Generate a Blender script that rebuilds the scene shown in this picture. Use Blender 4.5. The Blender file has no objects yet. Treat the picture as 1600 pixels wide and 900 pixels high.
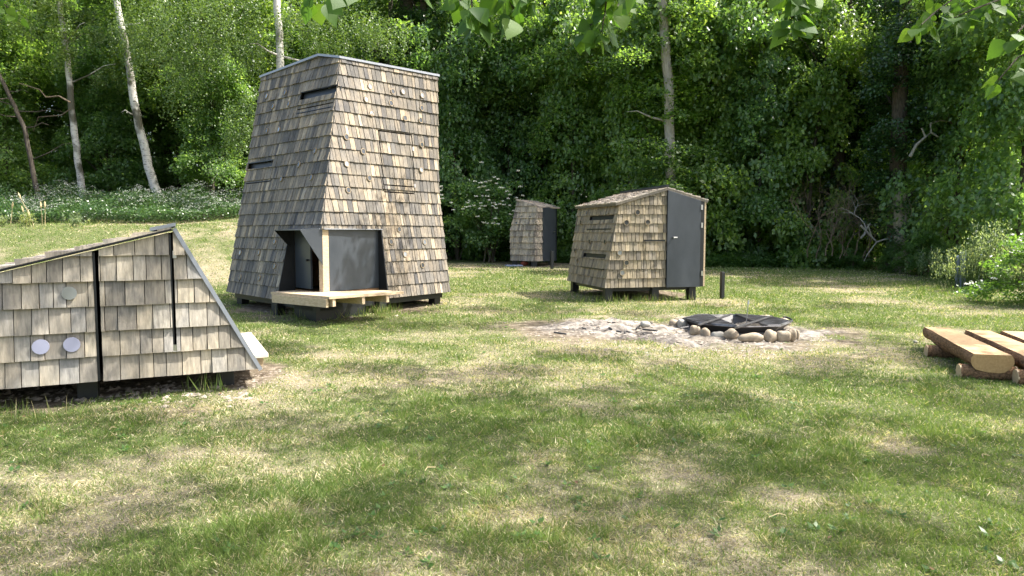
import bpy, math, random
import numpy as np
from mathutils import Vector
D = bpy.data
SC = bpy.context.scene
COL = SC.collection
random.seed(7)
# ------------------------------------------------------------------ camera, light, exposure
CAMH, F, HOR = 1.45, 1100.0, 365.0
PITCH = math.atan((450 - HOR) / F)
cam = D.objects.new('camera', D.cameras.new('camera')); COL.objects.link(cam)
cam.location = (0, 0, CAMH); cam.rotation_euler = (math.pi / 2 - PITCH, 0, 0)
cam.data.lens = 36 * F / 1600; cam.data.sensor_width = 36; cam.data.clip_end = 500; cam.data.clip_start = 0.05
SC.camera = cam
SUN_EL, SUN_AZ = math.radians(54), math.atan2(0.04, 0.999)   # azimuth measured from +X towards +Y
sdir = Vector((math.cos(SUN_AZ) * math.cos(SUN_EL), math.sin(SUN_AZ) * math.cos(SUN_EL), math.sin(SUN_EL)))
w = D.worlds.new('World'); SC.world = w; w.use_nodes = True
nt = w.node_tree; bg = nt.nodes['Background']
sky = nt.nodes.new('ShaderNodeTexSky'); sky.sky_type = 'NISHITA'; sky.sun_disc = False
sky.sun_elevation = SUN_EL; sky.sun_rotation = math.pi / 2 - SUN_AZ; sky.dust_density = 5.0; sky.air_density = 1.0; sky.ozone_density = .3
nt.links.new(sky.outputs[0], bg.inputs[0]); bg.inputs[1].default_value = 0.15
sl = D.lights.new('sun', 'SUN'); sl.energy = 3.6; sl.angle = math.radians(0.55); sl.color = (1, .965, .90)
so = D.objects.new('sun', sl); COL.objects.link(so)
so.rotation_euler = (-sdir).to_track_quat('-Z', 'Y').to_euler(); so.location = sdir * 40
SC.view_settings.view_transform = 'Standard'; SC.view_settings.look = 'None'
SC.view_settings.exposure = 1.6; SC.view_settings.gamma = 1
SC.render.engine = 'CYCLES'
SC.cycles.max_bounces = 6; SC.cycles.diffuse_bounces = 3; SC.cycles.glossy_bounces = 2
SC.cycles.transmission_bounces = 4; SC.cycles.transparent_max_bounces = 6
SC.cycles.caustics_reflective = False; SC.cycles.caustics_refractive = False
try:
    SC.cycles.use_denoising = True
except Exception:
    pass

# ------------------------------------------------------------------ pixel helpers
_cp, _sp = math.cos(PITCH), math.sin(PITCH)
def ray(px, py):
    u = (px - 800) / F; v = -(py - 450) / F
    return Vector((u, _cp + v * _sp, -_sp + v * _cp))
CP = Vector((0, 0, CAMH))
def P(px, py, Y):
    r = ray(px, py); return CP + r * (Y / r.y)
def PZ(px, py, z):
    r = ray(px, py); return CP + r * ((z - CAMH) / r.z)

# ------------------------------------------------------------------ noise and terrain
_rs = np.random.RandomState(3)
_perm = _rs.rand(256, 256)
def vnoise(x, y):
    x = np.asarray(x, float); y = np.asarray(y, float)
    xi = np.floor(x).astype(int); yi = np.floor(y).astype(int)
    fx = x - xi; fy = y - yi; fx = fx * fx * (3 - 2 * fx); fy = fy * fy * (3 - 2 * fy)
    a = _perm[xi & 255, yi & 255]; b = _perm[(xi + 1) & 255, yi & 255]
    c = _perm[xi & 255, (yi + 1) & 255]; d = _perm[(xi + 1) & 255, (yi + 1) & 255]
    return (a * (1 - fx) + b * fx) * (1 - fy) + (c * (1 - fx) + d * fx) * fy
def fbm(x, y, o=4):
    s = 0; a = .5; t = 0
    for i in range(o):
        s = s + a * vnoise(x * 2 ** i + 17.3 * i, y * 2 ** i + 5.1 * i); t += a; a *= .5
    return s / t
def sm(t):
    t = np.clip(t, 0, 1); return t * t * (3 - 2 * t)
def gz0(x, y):
    x = np.asarray(x, float); y = np.asarray(y, float)
    z = .018 * np.clip(y, -20, 60)
    side = sm((-3.6 - x) / 3.4)
    z = z + side * (1.33 * sm((y - 12.9) / 6.2) + .115 * np.clip(y - 19, 0, 9))
    return z
def gz(x, y):
    x = np.asarray(x, float); y = np.asarray(y, float)
    return gz0(x, y) + .035 * (fbm(x * .9, y * .9, 3) - .5) + .02 * (fbm(x * 5, y * 5, 3) - .5)
def G(px, py):
    r = ray(px, py); t = 1.0
    for i in range(400):
        p = CP + r * t
        if p.z < float(gz0(p.x, p.y)): break
        t *= 1.01
    p.z = float(gz(p.x, p.y)); return p

# ------------------------------------------------------------------ objects
def tag(o, label=None, cat=None, group=None, kind=None):
    if label: o['label'] = label
    if cat: o['category'] = cat
    if group: o['group'] = group
    if kind: o['kind'] = kind
    return o
def link(o, parent=None):
    COL.objects.link(o)
    if parent is not None: o.parent = parent
    return o
def empty(name, loc, label, cat, group=None, rz=0):
    o = D.objects.new(name, None); o.location = loc; o.rotation_euler = (0, 0, rz); o.empty_display_size = .2
    link(o); return tag(o, label, cat, group)
def npmesh(name, verts, faces, mat, parent=None, attrs=None, smooth=False, origin=None):
    """verts (N,3); faces: list of lists or (M,k) array; attrs: name->(domain, array)"""
    me = D.meshes.new(name)
    verts = np.asarray(verts, np.float32)
    if origin is not None: verts = verts - np.asarray(origin, np.float32)
    if isinstance(faces, np.ndarray):
        M, k = faces.shape
        me.vertices.add(len(verts)); me.vertices.foreach_set('co', verts.ravel())
        me.loops.add(M * k); me.loops.foreach_set('vertex_index', faces.astype(np.int32).ravel())
        me.polygons.add(M); me.polygons.foreach_set('loop_start', np.arange(M, dtype=np.int32) * k)
        me.polygons.foreach_set('loop_total', np.full(M, k, np.int32))
        me.update(calc_edges=True)
    else:
        me.from_pydata([tuple(v) for v in verts.tolist()], [], faces); me.update()
    if attrs:
        for n, (dom, arr) in attrs.items():
            a = me.attributes.new(n, 'FLOAT', dom); a.data.foreach_set('value', np.asarray(arr, np.float32).ravel())
    if smooth: me.polygons.foreach_set('use_smooth', [True] * len(me.polygons))
    if mat: me.materials.append(mat)
    o = D.objects.new(name, me); link(o, parent)
    return o
class MB:
    def __init__(s): s.v = []; s.f = []; s.a = []
    def poly(s, pts, r=0.):
        b = len(s.v); s.v += [tuple(p) for p in pts]; s.f.append(list(range(b, b + len(pts)))); s.a.append(r)
    def hexa(s, p, r=0.):   # 8 pts: bottom 4 (ccw), top 4
        b = len(s.v); s.v += [tuple(q) for q in p]
        for f in ((3, 2, 1, 0), (4, 5, 6, 7), (0, 1, 5, 4), (1, 2, 6, 5), (2, 3, 7, 6), (3, 0, 4, 7)):
            s.f.append([b + i for i in f]); s.a.append(r)
    def box(s, c, u, v, wv, r=0.):   # centre and three half-vectors
        c = Vector(c); u = Vector(u); v = Vector(v); wv = Vector(wv)
        s.hexa([c - u - v - wv, c + u - v - wv, c + u + v - wv, c - u + v - wv, c - u - v + wv, c + u - v + wv, c + u + v + wv, c - u + v + wv], r)
    def prism(s, pts, d, r=0.):   # polygon extruded by vector d
        d = Vector(d); n = len(pts); b = len(s.v)
        s.v += [tuple(p) for p in pts] + [tuple(Vector(p) + d) for p in pts]
        s.f.append([b + i for i in range(n)][::-1]); s.a.append(r)
        s.f.append([b + n + i for i in range(n)]); s.a.append(r)
        for i in range(n):
            j = (i + 1) % n; s.f.append([b + i, b + j, b + n + j, b + n + i]); s.a.append(r)
    def tube(s, pts, rad, n=8, r=0., cap=True, jit=0., flat=None):
        pts = [Vector(p) for p in pts]; rings = []
        if not hasattr(rad, '__len__'): rad = [rad] * len(pts)
        up = Vector((0, 0, 1))
        for i, p in enumerate(pts):
            d = (pts[min(i + 1, len(pts) - 1)] - pts[max(i - 1, 0)]).normalized()
            a = d.cross(up if abs(d.z) < .9 else Vector((1, 0, 0))).normalized(); b = d.cross(a)
            st = len(s.v)
            for k in range(n):
                t = 2 * math.pi * k / n; rr = rad[i] * (1 + jit * random.uniform(-1, 1))
                q = p + (a * math.cos(t) + b * math.sin(t)) * rr
                s.v.append(tuple(q))
            rings.append(st)
        for i in range(len(pts) - 1):
            for k in range(n):
                a0 = rings[i] + k; a1 = rings[i] + (k + 1) % n; b0 = rings[i + 1] + k; b1 = rings[i + 1] + (k + 1) % n
                s.f.append([a0, a1, b1, b0]); s.a.append(r)
        if cap:
            s.f.append([rings[0] + k for k in range(n)][::-1]); s.a.append(r)
            s.f.append([rings[-1] + k for k in range(n)]); s.a.append(r)
    def build(s, name, mat, parent=None, smooth=False, bevel=0):
        o = npmesh(name, np.array(s.v), s.f, mat, None, {'rnd': ('FACE', s.a)}, smooth)
        if parent is not None:
            # keep world position: parents are unrotated empties
            me = o.data; me.transform(__import__('mathutils').Matrix.Translation(-parent_world(parent)))
            o.parent = parent
        if bevel:
            m = o.modifiers.new('bevel', 'BEVEL'); m.width = bevel; m.segments = 2; m.limit_method = 'ANGLE'
        return o
def parent_world(p):
    v = Vector((0, 0, 0))
    while p is not None: v = v + Vector(p.location); p = p.parent
    return v
def copy_tree(o, parent=None):
    c = o.copy(); COL.objects.link(c); c.parent = parent
    for ch in list(o.children): copy_tree(ch, c)
    return c

# ------------------------------------------------------------------ materials
def mat(name, rough=.7, base=(.5, .5, .5), metal=0, spec=.5):
    m = D.materials.new(name); m.use_nodes = True
    b = m.node_tree.nodes['Principled BSDF']; b.inputs['Base Color'].default_value = (*base, 1)
    b.inputs['Roughness'].default_value = rough; b.inputs['Metallic'].default_value = metal
    b.inputs['Specular IOR Level'].default_value = spec
    return m, m.node_tree, b
def N(t, typ, **kw):
    n = t.nodes.new(typ)
    for k, v in kw.items():
        if k in n.inputs: n.inputs[k].default_value = v
        else: setattr(n, k, v)
    return n
def L(t, a, b): t.links.new(a, b)
def ramp(t, fac, cols, interp='LINEAR'):
    r = t.nodes.new('ShaderNodeValToRGB'); r.color_ramp.interpolation = interp
    e = r.color_ramp.elements
    while len(e) < len(cols): e.new(.5)
    for i, (p, c) in enumerate(cols): e[i].position = p; e[i].color = (*c, 1)
    L(t, fac, r.inputs[0]); return r
def attr(t, n):
    a = t.nodes.new('ShaderNodeAttribute'); a.attribute_name = n; return a
def noise(t, scale=5, detail=4, vec=None, rough=.6):
    n = N(t, 'ShaderNodeTexNoise'); n.inputs['Scale'].default_value = scale; n.inputs['Detail'].default_value = detail
    n.inputs['Roughness'].default_value = rough
    if vec is not None: L(t, vec, n.inputs['Vector'])
    return n
def pos(t, sc=None):
    g = t.nodes.new('ShaderNodeNewGeometry')
    if sc is None: return g.outputs['Position']
    m = N(t, 'ShaderNodeMapping'); m.inputs['Scale'].default_value = sc; L(t, g.outputs['Position'], m.inputs['Vector']); return m.outputs[0]
def mixc(t, fac, a, b, mode='MIX'):
    m = t.nodes.new('ShaderNodeMix'); m.data_type = 'RGBA'; m.blend_type = mode
    for s, v in ((m.inputs[0], fac), (m.inputs[6], a), (m.inputs[7], b)):
        if hasattr(v, 'links'): L(t, v, s)
        elif isinstance(v, tuple): s.default_value = (*v, 1)
        else: s.default_value = v
    return m.outputs[2]
def math_(t, op, a, b=0., clamp=False):
    m = t.nodes.new('ShaderNodeMath'); m.operation = op; m.use_clamp = clamp
    for s, v in ((m.inputs[0], a), (m.inputs[1], b)):
        if hasattr(v, 'links'): L(t, v, s)
        else: s.default_value = v
    return m.outputs[0]
def bump(t, b, h, strength=.3, dist=.02):
    bn = t.nodes.new('ShaderNodeBump'); bn.inputs['Strength'].default_value = strength; bn.inputs['Distance'].default_value = dist
    L(t, h, bn.inputs['Height']); L(t, bn.outputs[0], b.inputs['Normal'])

def shingle_mat(name, cols, stain=.5):
    m, t, b = mat(name, .8)
    r = ramp(t, attr(t, 'rnd').outputs['Fac'], cols)
    va = t.nodes.new('ShaderNodeVectorMath'); va.operation = 'ADD'; L(t, pos(t, (45, 45, 2.5)), va.inputs[0])
    cx_ = t.nodes.new('ShaderNodeCombineXYZ'); L(t, math_(t, 'MULTIPLY', attr(t, 'rnd').outputs['Fac'], 131.), cx_.inputs[2]); L(t, cx_.outputs[0], va.inputs[1])
    st = noise(t, 1, 5, va.outputs[0], .7)
    r2 = ramp(t, st.outputs['Fac'], [(.35, (.62, .62, .62)), (.7, (1.3, 1.3, 1.3))])
    c = mixc(t, .9, r.outputs[0], r2.outputs[0], 'MULTIPLY')
    bl = noise(t, 5, 4, pos(t, (1, 1, .6)))
    r3 = ramp(t, bl.outputs['Fac'], [(.38, (.55, .58, .64)), (.62, (1.12, 1.08, 1.0))])
    c = mixc(t, stain, c, r3.outputs[0], 'MULTIPLY')
    L(t, c, b.inputs['Base Color']); bump(t, b, st.outputs['Fac'], .35, .006)
    return m
M = {}
M['tower_shingle'] = shingle_mat('weathered_shingle_dark', [(0, (.09, .086, .084)), (.2, (.155, .14, .115)), (.42, (.225, .19, .145)), (.6, (.19, .174, .15)), (.8, (.28, .235, .175)), (.93, (.345, .285, .205)), (1, (.43, .37, .28))], .7)
M['grey_shingle'] = shingle_mat('weathered_shingle_grey', [(0, (.19, .175, .15)), (.3, (.32, .285, .23)), (.55, (.43, .375, .29)), (.8, (.35, .33, .295)), (1, (.54, .465, .345))], .6)
M['tan_shingle'] = shingle_mat('new_shingle_tan', [(0, (.16, .14, .11)), (.25, (.27, .225, .155)), (.55, (.36, .295, .195)), (.8, (.30, .26, .20)), (1, (.45, .37, .245))], .5)
M['pale_shingle'] = shingle_mat('pale_shingle', [(0, (.20, .17, .14)), (.3, (.34, .29, .23)), (.7, (.44, .38, .30)), (1, (.52, .43, .32))], .6)
M['roof_shingle'] = shingle_mat('roof_shingle', [(0, (.38, .32, .26)), (.5, (.52, .46, .39)), (1, (.62, .53, .42))], .4)
m, t, b = mat('black_paint', .45, (.018, .02, .024)); M['black'] = m
n_ = noise(t, 6, 4, pos(t)); L(t, ramp(t, n_.outputs['Fac'], [(.3, (.006, .007, .008)), (.7, (.014, .016, .018))]).outputs[0], b.inputs['Base Color'])
m, t, b = mat('backing', .9, (.02, .018, .016)); M['backing'] = m
m, t, b = mat('grey_panel', .33, (.04, .046, .055)); M['panel'] = m
n_ = noise(t, 3, 5, pos(t, (1, 1, .5))); L(t, ramp(t, n_.outputs['Fac'], [(.3, (.034, .041, .051)), (.7, (.054, .063, .075))]).outputs[0], b.inputs['Base Color'])
L(t, ramp(t, n_.outputs['Fac'], [(.3, (.28, .28, .28)), (.7, (.42, .42, .42))]).outputs[0], b.inputs['Roughness'])
m, t, b = mat('roof_metal', .4, (.30, .32, .36), .3); M['roofmetal'] = m
def wood(name, a, c, sc=(4, 4, 4), rings=False):
    m, t, b = mat(name, .65)
    nn = noise(t, 6, 6, pos(t, sc), .65)
    L(t, ramp(t, nn.outputs['Fac'], [(.3, a), (.7, c)]).outputs[0], b.inputs['Base Color']); bump(t, b, nn.outputs['Fac'], .25, .005)
    return m
M['pine'] = wood('pine_board', (.40, .29, .175), (.60, .475, .32), (3, 3, 8))
M['pale_board'] = wood('weathered_board', (.55, .48, .38), (.72, .65, .54), (6, 3, 5))
M['ply'] = wood('inner_plywood', (.16, .085, .04), (.24, .13, .06))
M['logtop'] = wood('sawn_wood', (.40, .25, .12), (.58, .39, .20), (10, 2.5, 10))
M['logend'] = wood('log_end', (.38, .22, .085), (.52, .33, .14), (8, 8, 8))
M['paleend'] = wood('pale_log_end', (.46, .32, .18), (.60, .44, .27), (9, 9, 9))
def bark(name, a, c, sc=(6, 6, 1.4), bs=.8):
    m, t, b = mat(name, .9, spec=.2)
    nn = noise(t, 5, 6, pos(t, sc), .7)
    L(t, ramp(t, nn.outputs['Fac'], [(.33, a), (.66, c)]).outputs[0], b.inputs['Base Color']); bump(t, b, nn.outputs['Fac'], bs, .03)
    return m
M['bark'] = bark('dark_bark', (.035, .028, .02), (.13, .11, .085))
M['paletrunk'] = bark('pale_grey_bark', (.24, .21, .17), (.48, .43, .36), (4, 4, 1), .4)
M['pinebark'] = bark('flaky_brown_bark', (.08, .045, .026), (.42, .25, .135), (9, 4, 9), 1)
M['twig'] = bark('dry_twig', (.10, .075, .052), (.24, .18, .125))
M['greytwig'] = bark('grey_dead_wood', (.22, .20, .17), (.42, .39, .34))
m, t, b = mat('birch_bark', .7, spec=.3); M['birch'] = m
nn = noise(t, 3, 5, pos(t, (3, 3, 9)), .7); n2 = noise(t, 1.2, 3, pos(t))
c = mixc(t, ramp(t, nn.outputs['Fac'], [(.56, (0, 0, 0)), (.62, (1, 1, 1))]).outputs[0], (.50, .48, .43), (.04, .036, .03))
c = mixc(t, ramp(t, n2.outputs['Fac'], [(.50, (0, 0, 0)), (.60, (1, 1, 1))]).outputs[0], c, (.09, .085, .06))
L(t, c, b.inputs['Base Color']); bump(t, b, nn.outputs['Fac'], .4, .02)
def leafmat(name, cols, trans=(.22, .36, .05), tw=.38, rough=.42, spec=.5, objvar=.35):
    m, t, b = mat(name, rough, spec=spec)
    a = attr(t, 'rnd').outputs['Fac']
    c = ramp(t, a, cols).outputs[0]
    oi = t.nodes.new('ShaderNodeObjectInfo')
    v = ramp(t, oi.outputs['Random'], [(0, (.72, .80, .85)), (.5, (1, 1, 1)), (1, (1.35, 1.2, .8))]).outputs[0]
    c = mixc(t, objvar * 2 if objvar < .5 else 1., c, v, 'MULTIPLY')
    L(t, c, b.inputs['Base Color'])
    tr = t.nodes.new('ShaderNodeBsdfTranslucent'); 
    tc = mixc(t, 1., c, (3.7, 3.5, 1.6), 'MULTIPLY'); L(t, tc, tr.inputs[0])
    ms = t.nodes.new('ShaderNodeMixShader'); ms.inputs[0].default_value = tw
    out = t.nodes['Material Output']
    L(t, b.outputs[0], ms.inputs[1]); L(t, tr.outputs[0], ms.inputs[2]); L(t, ms.outputs[0], out.inputs[0])
    return m
M['leaf'] = leafmat('broad_leaf', [(0, (.03, .065, .02)), (.45, (.072, .13, .034)), (.85, (.13, .20, .05)), (1, (.22, .29, .09))], tw=.45)
M['leaf_under'] = leafmat('understory_leaf', [(0, (.045, .09, .03)), (.55, (.095, .17, .055)), (.9, (.155, .24, .085)), (1, (.26, .33, .16))], rough=.38, tw=.45, spec=.6)
M['leaf_ivy'] = leafmat('ivy_leaf', [(0, (.02, .05, .014)), (.7, (.038, .085, .02)), (1, (.07, .13, .03))], rough=.33, tw=.2)
M['leaf_birch'] = leafmat('birch_leaf', [(0, (.05, .09, .025)), (.6, (.085, .14, .036)), (1, (.13, .185, .055))], tw=.3)
M['leaf_sunlit_tint'] = leafmat('sunny_leaf', [(0, (.06, .12, .022)), (.5, (.10, .175, .032)), (1, (.17, .25, .055))], tw=.5)  # sunlight put into the colour: lighter leaf for the backlit crowns
M['leaf_poplar'] = leafmat('overhanging_leaf', spec=.25, rough=.55, cols= [(0, (.03, .075, .014)), (.6, (.05, .11, .02)), (1, (.08, .15, .03))], tw=.36)
M['leaf_weed'] = leafmat('weed_leaf', [(0, (.04, .085, .022)), (.6, (.07, .14, .03)), (1, (.12, .20, .05))])
M['leaf_pale'] = leafmat('pale_leaf', [(0, (.11, .155, .09)), (.6, (.17, .22, .13)), (1, (.26, .29, .17))])
m, t, b = mat('white_petal', .7, (.72, .72, .62)); M['petal'] = m
m, t, b = mat('straw', .8, (.50, .40, .22)); M['straw'] = m
m, t, b = mat('dry_leaf', .8, (.15, .085, .04)); M['dryleaf'] = m
m, t, b = mat('steel', .3, (.55, .55, .55), 1); M['steel'] = m
m, t, b = mat('porthole_glass', .12, (.07, .075, .08), .4); M['glass'] = m
M['glass2'] = mat('porthole_reflection_tint', .2, (.30, .32, .34), .5)[0]  # lighter grey base colour imitates sky and trees reflected in the pane
M['petal_dim'] = mat('small_petal', .8, (.42, .44, .38))[0]
m, t, b = mat('acrylic_disc', .25, (.34, .35, .46)); M['acrylic'] = m
m, t, b = mat('hole_rim', .7, (.30, .235, .15)); M['rim'] = m
m, t, b = mat('dark_window', .45, (.02, .023, .028)); M['window'] = m
m, t, b = mat('fire_steel', .5, (.03, .03, .032), .2); M['iron'] = m
m, t, b = mat('worn_steel', .32, (.16, .16, .17), .7); M['ironbar'] = m
nn = noise(t, 9, 4, pos(t)); L(t, ramp(t, nn.outputs['Fac'], [(.35, (.10, .09, .09)), (.7, (.30, .30, .31))]).outputs[0], b.inputs['Base Color'])
def stone(name, a, c):
    m, t, b = mat(name, .8)
    nn = noise(t, 11, 7, pos(t), .7); L(t, ramp(t, nn.outputs['Fac'], [(.3, a), (.68, c)]).outputs[0], b.inputs['Base Color']); bump(t, b, nn.outputs['Fac'], .5, .015); return m
M['stone'] = stone('beige_stone', (.20, .16, .11), (.44, .36, .26))
M['stonegrey'] = stone('grey_stone', (.22, .21, .185), (.42, .40, .35))
M['ash'] = stone('ash', (.13, .115, .095), (.38, .345, .295))
M['soilstone'] = stone('soil_stone', (.16, .13, .10), (.42, .36, .29))
m, t, b = mat('rust', .8, (.28, .07, .04)); M['rust'] = m
m, t, b = mat('blue_grey_paint', .6, (.22, .26, .36)); M['bluepost'] = m

# ------------------------------------------------------------------ shingle walls
def clip(poly, a, b_, c):
    out = []; n = len(poly)
    for i in range(n):
        p, q = poly[i], poly[(i + 1) % n]
        dp = a * p[0] + b_ * p[1] + c; dq = a * q[0] + b_ * q[1] + c
        if dp >= 0: out.append(p)
        if (dp >= 0) != (dq >= 0):
            k = dp / (dp - dq); out.append((p[0] + (q[0] - p[0]) * k, p[1] + (q[1] - p[1]) * k))
    return out
def minus(poly, r):
    """polygon minus axis rectangle (s0,s1,z0,z1): convex pieces"""
    s0, s1, z0, z1 = r; res = []
    a = clip(poly, -1, 0, s0); rest = clip(poly, 1, 0, -s0)
    if len(a) > 2: res.append(a)
    a = clip(rest, 1, 0, -s1) if len(rest) > 2 else []
    rest = clip(rest, -1, 0, s1) if len(rest) > 2 else []
    if len(a) > 2: res.append(a)
    a = clip(rest, 0, -1, z0) if len(rest) > 2 else []
    rest = clip(rest, 0, 1, -z0) if len(rest) > 2 else []
    if len(a) > 2: res.append(a)
    a = clip(rest, 0, 1, -z1) if len(rest) > 2 else []
    if len(a) > 2: res.append(a)
    return res
def lerpz(pts, z):
    if z <= pts[0].z: a, b_ = pts[0], pts[1]
    elif z >= pts[-1].z: a, b_ = pts[-2], pts[-1]
    else:
        for a, b_ in zip(pts, pts[1:]):
            if a.z <= z <= b_.z: break
    k = (z - a.z) / max(1e-6, (b_.z - a.z)); return a + (b_ - a) * k
class Face:
    def __init__(s, Lp, Rp, inside):
        s.L = Lp; s.R = Rp; d = Rp[0] - Lp[0]; d.z = 0; s.dir = d.normalized(); s.o = Lp[0].copy()
        up = lerpz(Lp, Lp[-1].z) - Lp[0]; up2 = lerpz(Rp, Rp[-1].z) - Rp[0]; upm = (up + up2)
        n = s.dir.cross(upm).normalized()
        if n.dot(Lp[0] - inside) < 0: n = -n
        s.n = n
    def S(s, p): return (p - s.o).dot(s.dir)
    def lim(s, z): return s.S(lerpz(s.L, z)), s.S(lerpz(s.R, z))
    def at(s, ss, z, off=0.):
        a, b_ = lerpz(s.L, z), lerpz(s.R, z); sa, sb = s.S(a), s.S(b_)
        k = (ss - sa) / (sb - sa) if abs(sb - sa) > 1e-6 else 0
        return a + (b_ - a) * k + s.n * off
    def px(s, px, py):
        """pixel -> (s, z) on the face"""
        r = ray(px, py)
        def f(z):
            a = lerpz(s.L, z); d = lerpz(s.R, z) - a; d.z = 0; n = Vector((d.y, -d.x, 0)); p = CP + r * ((a - CP).dot(n) / r.dot(n)); return p.z - z, p
        z0, z1 = s.o.z - .3, max(s.L[-1].z, s.R[-1].z) + .3; n = 60; pz = z0; pf = f(z0)[0]
        for i in range(1, n + 1):
            z = z0 + (z1 - z0) * i / n; v = f(z)[0]
            if (v > 0) != (pf > 0):
                a, b_ = pz, z
                for k in range(20):
                    m_ = (a + b_) / 2
                    if (f(m_)[0] > 0) == (pf > 0): a = m_
                    else: b_ = m_
                return s.S(f(a)[1]), a
            pz, pf = z, v
        p = f((z0 + z1) / 2)[1]; return s.S(p), p.z
def shingle_wall(name, parent, face, z0, z1, e, mtl, top=None, excl=(), wd=(.07, .14), th=.016, backing=True, cuts=(), e_jit=.0025, gap=.009):
    """top: list of (s,z) polyline (convex cap); cuts: z-independent seams handled as excl"""
    mb = MB(); bk = MB(); z = z0; n = 0
    def capclip(pl):
        if top:
            for (sa, za), (sb, zb) in zip(top, top[1:]):
                # keep below the line
                a = (zb - za); bb = -(sb - sa); c = -(a * sa + bb * za)
                if bb > 0: a, bb, c = -a, -bb, -c
                pl = clip(pl, a, bb, c)
                if len(pl) < 3: return pl
        return pl
    while z < z1 - .01:
        zt = min(z + e, z1)
        la, ra = face.lim(z); lb, rb = face.lim(zt)
        s = min(la, lb) - random.uniform(0, wd[1])
        def sideclip(pl):
            # left: s >= la + (lb-la)*(zz-z)/(zt-z)
            k = (lb - la) / (zt - z); pl = clip(pl, 1, -k, -la + k * z)
            if len(pl) < 3: return pl
            k = (rb - ra) / (zt - z); return clip(pl, -1, k, ra - k * z)
        if backing:
            pl = [(min(la, lb) - 1, z), (max(ra, rb) + 1, z), (max(ra, rb) + 1, zt), (min(la, lb) - 1, zt)]
            pl = capclip(sideclip(pl)); ps = [pl] if len(pl) > 2 else []
            for r in excl:
                if len(r) > 4 and r[4] == 'seam': continue
                ps = [q for p in ps for q in minus(p, r[:4])]
            for p in ps: bk.poly([face.at(a, b_, -.012) for a, b_ in p])
        while s < max(ra, rb):
            wdt = random.uniform(*wd); zz = z + random.uniform(-e_jit, e_jit) * (1 if z > z0 else .3)
            pl = [(s + gap / 2, zz), (s + wdt - gap / 2, zz), (s + wdt - gap / 2, zt), (s + gap / 2, zt)]
            pl = sideclip(pl)
            if len(pl) > 2: pl = capclip(pl)
            ps = [pl] if len(pl) > 2 else []
            for r in excl: ps = [q for p in ps for q in minus(p, r[:4])]
            rv = random.random(); tt = th * random.uniform(.65, 1.35)
            for p in ps:
                f = [face.at(a, b_, .003 + tt * max(0, 1 - (b_ - z) / e)) for a, b_ in p]
                bb = [face.at(a, b_, -.006) for a, b_ in p]
                nn = len(f); base = len(mb.v); mb.v += [tuple(q) for q in f + bb]
                mb.f.append([base + i for i in range(nn)]); mb.a.append(rv)
                for i in range(nn):
                    j = (i + 1) % nn; mb.f.append([base + i, base + j, base + nn + j, base + nn + i]); mb.a.append(rv)
            s += wdt
        z = zt
    o = mb.build(name, mtl, parent)
    if backing: bk.build('inner_wall', M['backing'], parent)
    return o
def porthole(parent, face, px, py, r=.05, mtl='glass', rim=True, off=.022):
    if mtl == 'glass' and rim and random.random() < .22: mtl = 'glass2'
    s, z = face.px(px, py); c = face.at(s, z, off); u = face.dir; v = face.n.cross(u)
    mb = MB(); n = 18
    mb.prism([c + (u * math.cos(k * 2 * math.pi / n) + v * math.sin(k * 2 * math.pi / n)) * r - face.n * .01 for k in range(n)], face.n * .012)
    g = mb.build('porthole', M[mtl], parent)
    if rim:
        rb = MB()
        for k in range(n):
            a0, a1 = k * 2 * math.pi / n, (k + 1) * 2 * math.pi / n
            d0 = u * math.cos(a0) + v * math.sin(a0); d1 = u * math.cos(a1) + v * math.sin(a1)
            b0 = c - face.n * .012; t_ = face.n * .018
            rb.hexa([b0 + d0 * r, b0 + d0 * r * 1.22, b0 + d1 * r * 1.22, b0 + d1 * r, b0 + d0 * r + t_, b0 + d0 * r * 1.22 + t_, b0 + d1 * r * 1.22 + t_, b0 + d1 * r + t_])
        o = rb.build('rim', M['rim'], parent); o.parent = g; 
    return g
def facebox(parent, name, face, s0, s1, z0, z1, o0, o1, mtl, bevel=0):
    mb = MB()
    mb.hexa([face.at(s0, z0, o0), face.at(s1, z0, o0), face.at(s1, z0, o1), face.at(s0, z0, o1),
             face.at(s0, z1, o0), face.at(s1, z1, o0), face.at(s1, z1, o1), face.at(s0, z1, o1)])
    return mb.build(name, M[mtl], parent, bevel=bevel)
def post(parent, name, x, y, z1, hw, mtl, z0=None, rz=0.):
    z0 = float(gz0(x, y)) - .08 if z0 is None else z0
    c, s = math.cos(rz) * hw, math.sin(rz) * hw; mb = MB()
    mb.box(((x, y, (z0 + z1) / 2)), (c, s, 0), (-s, c, 0), (0, 0, (z1 - z0) / 2))
    return mb.build(name, M[mtl], parent, bevel=.006)
def H(a, b_, k): return a + (b_ - a) * k
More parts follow.
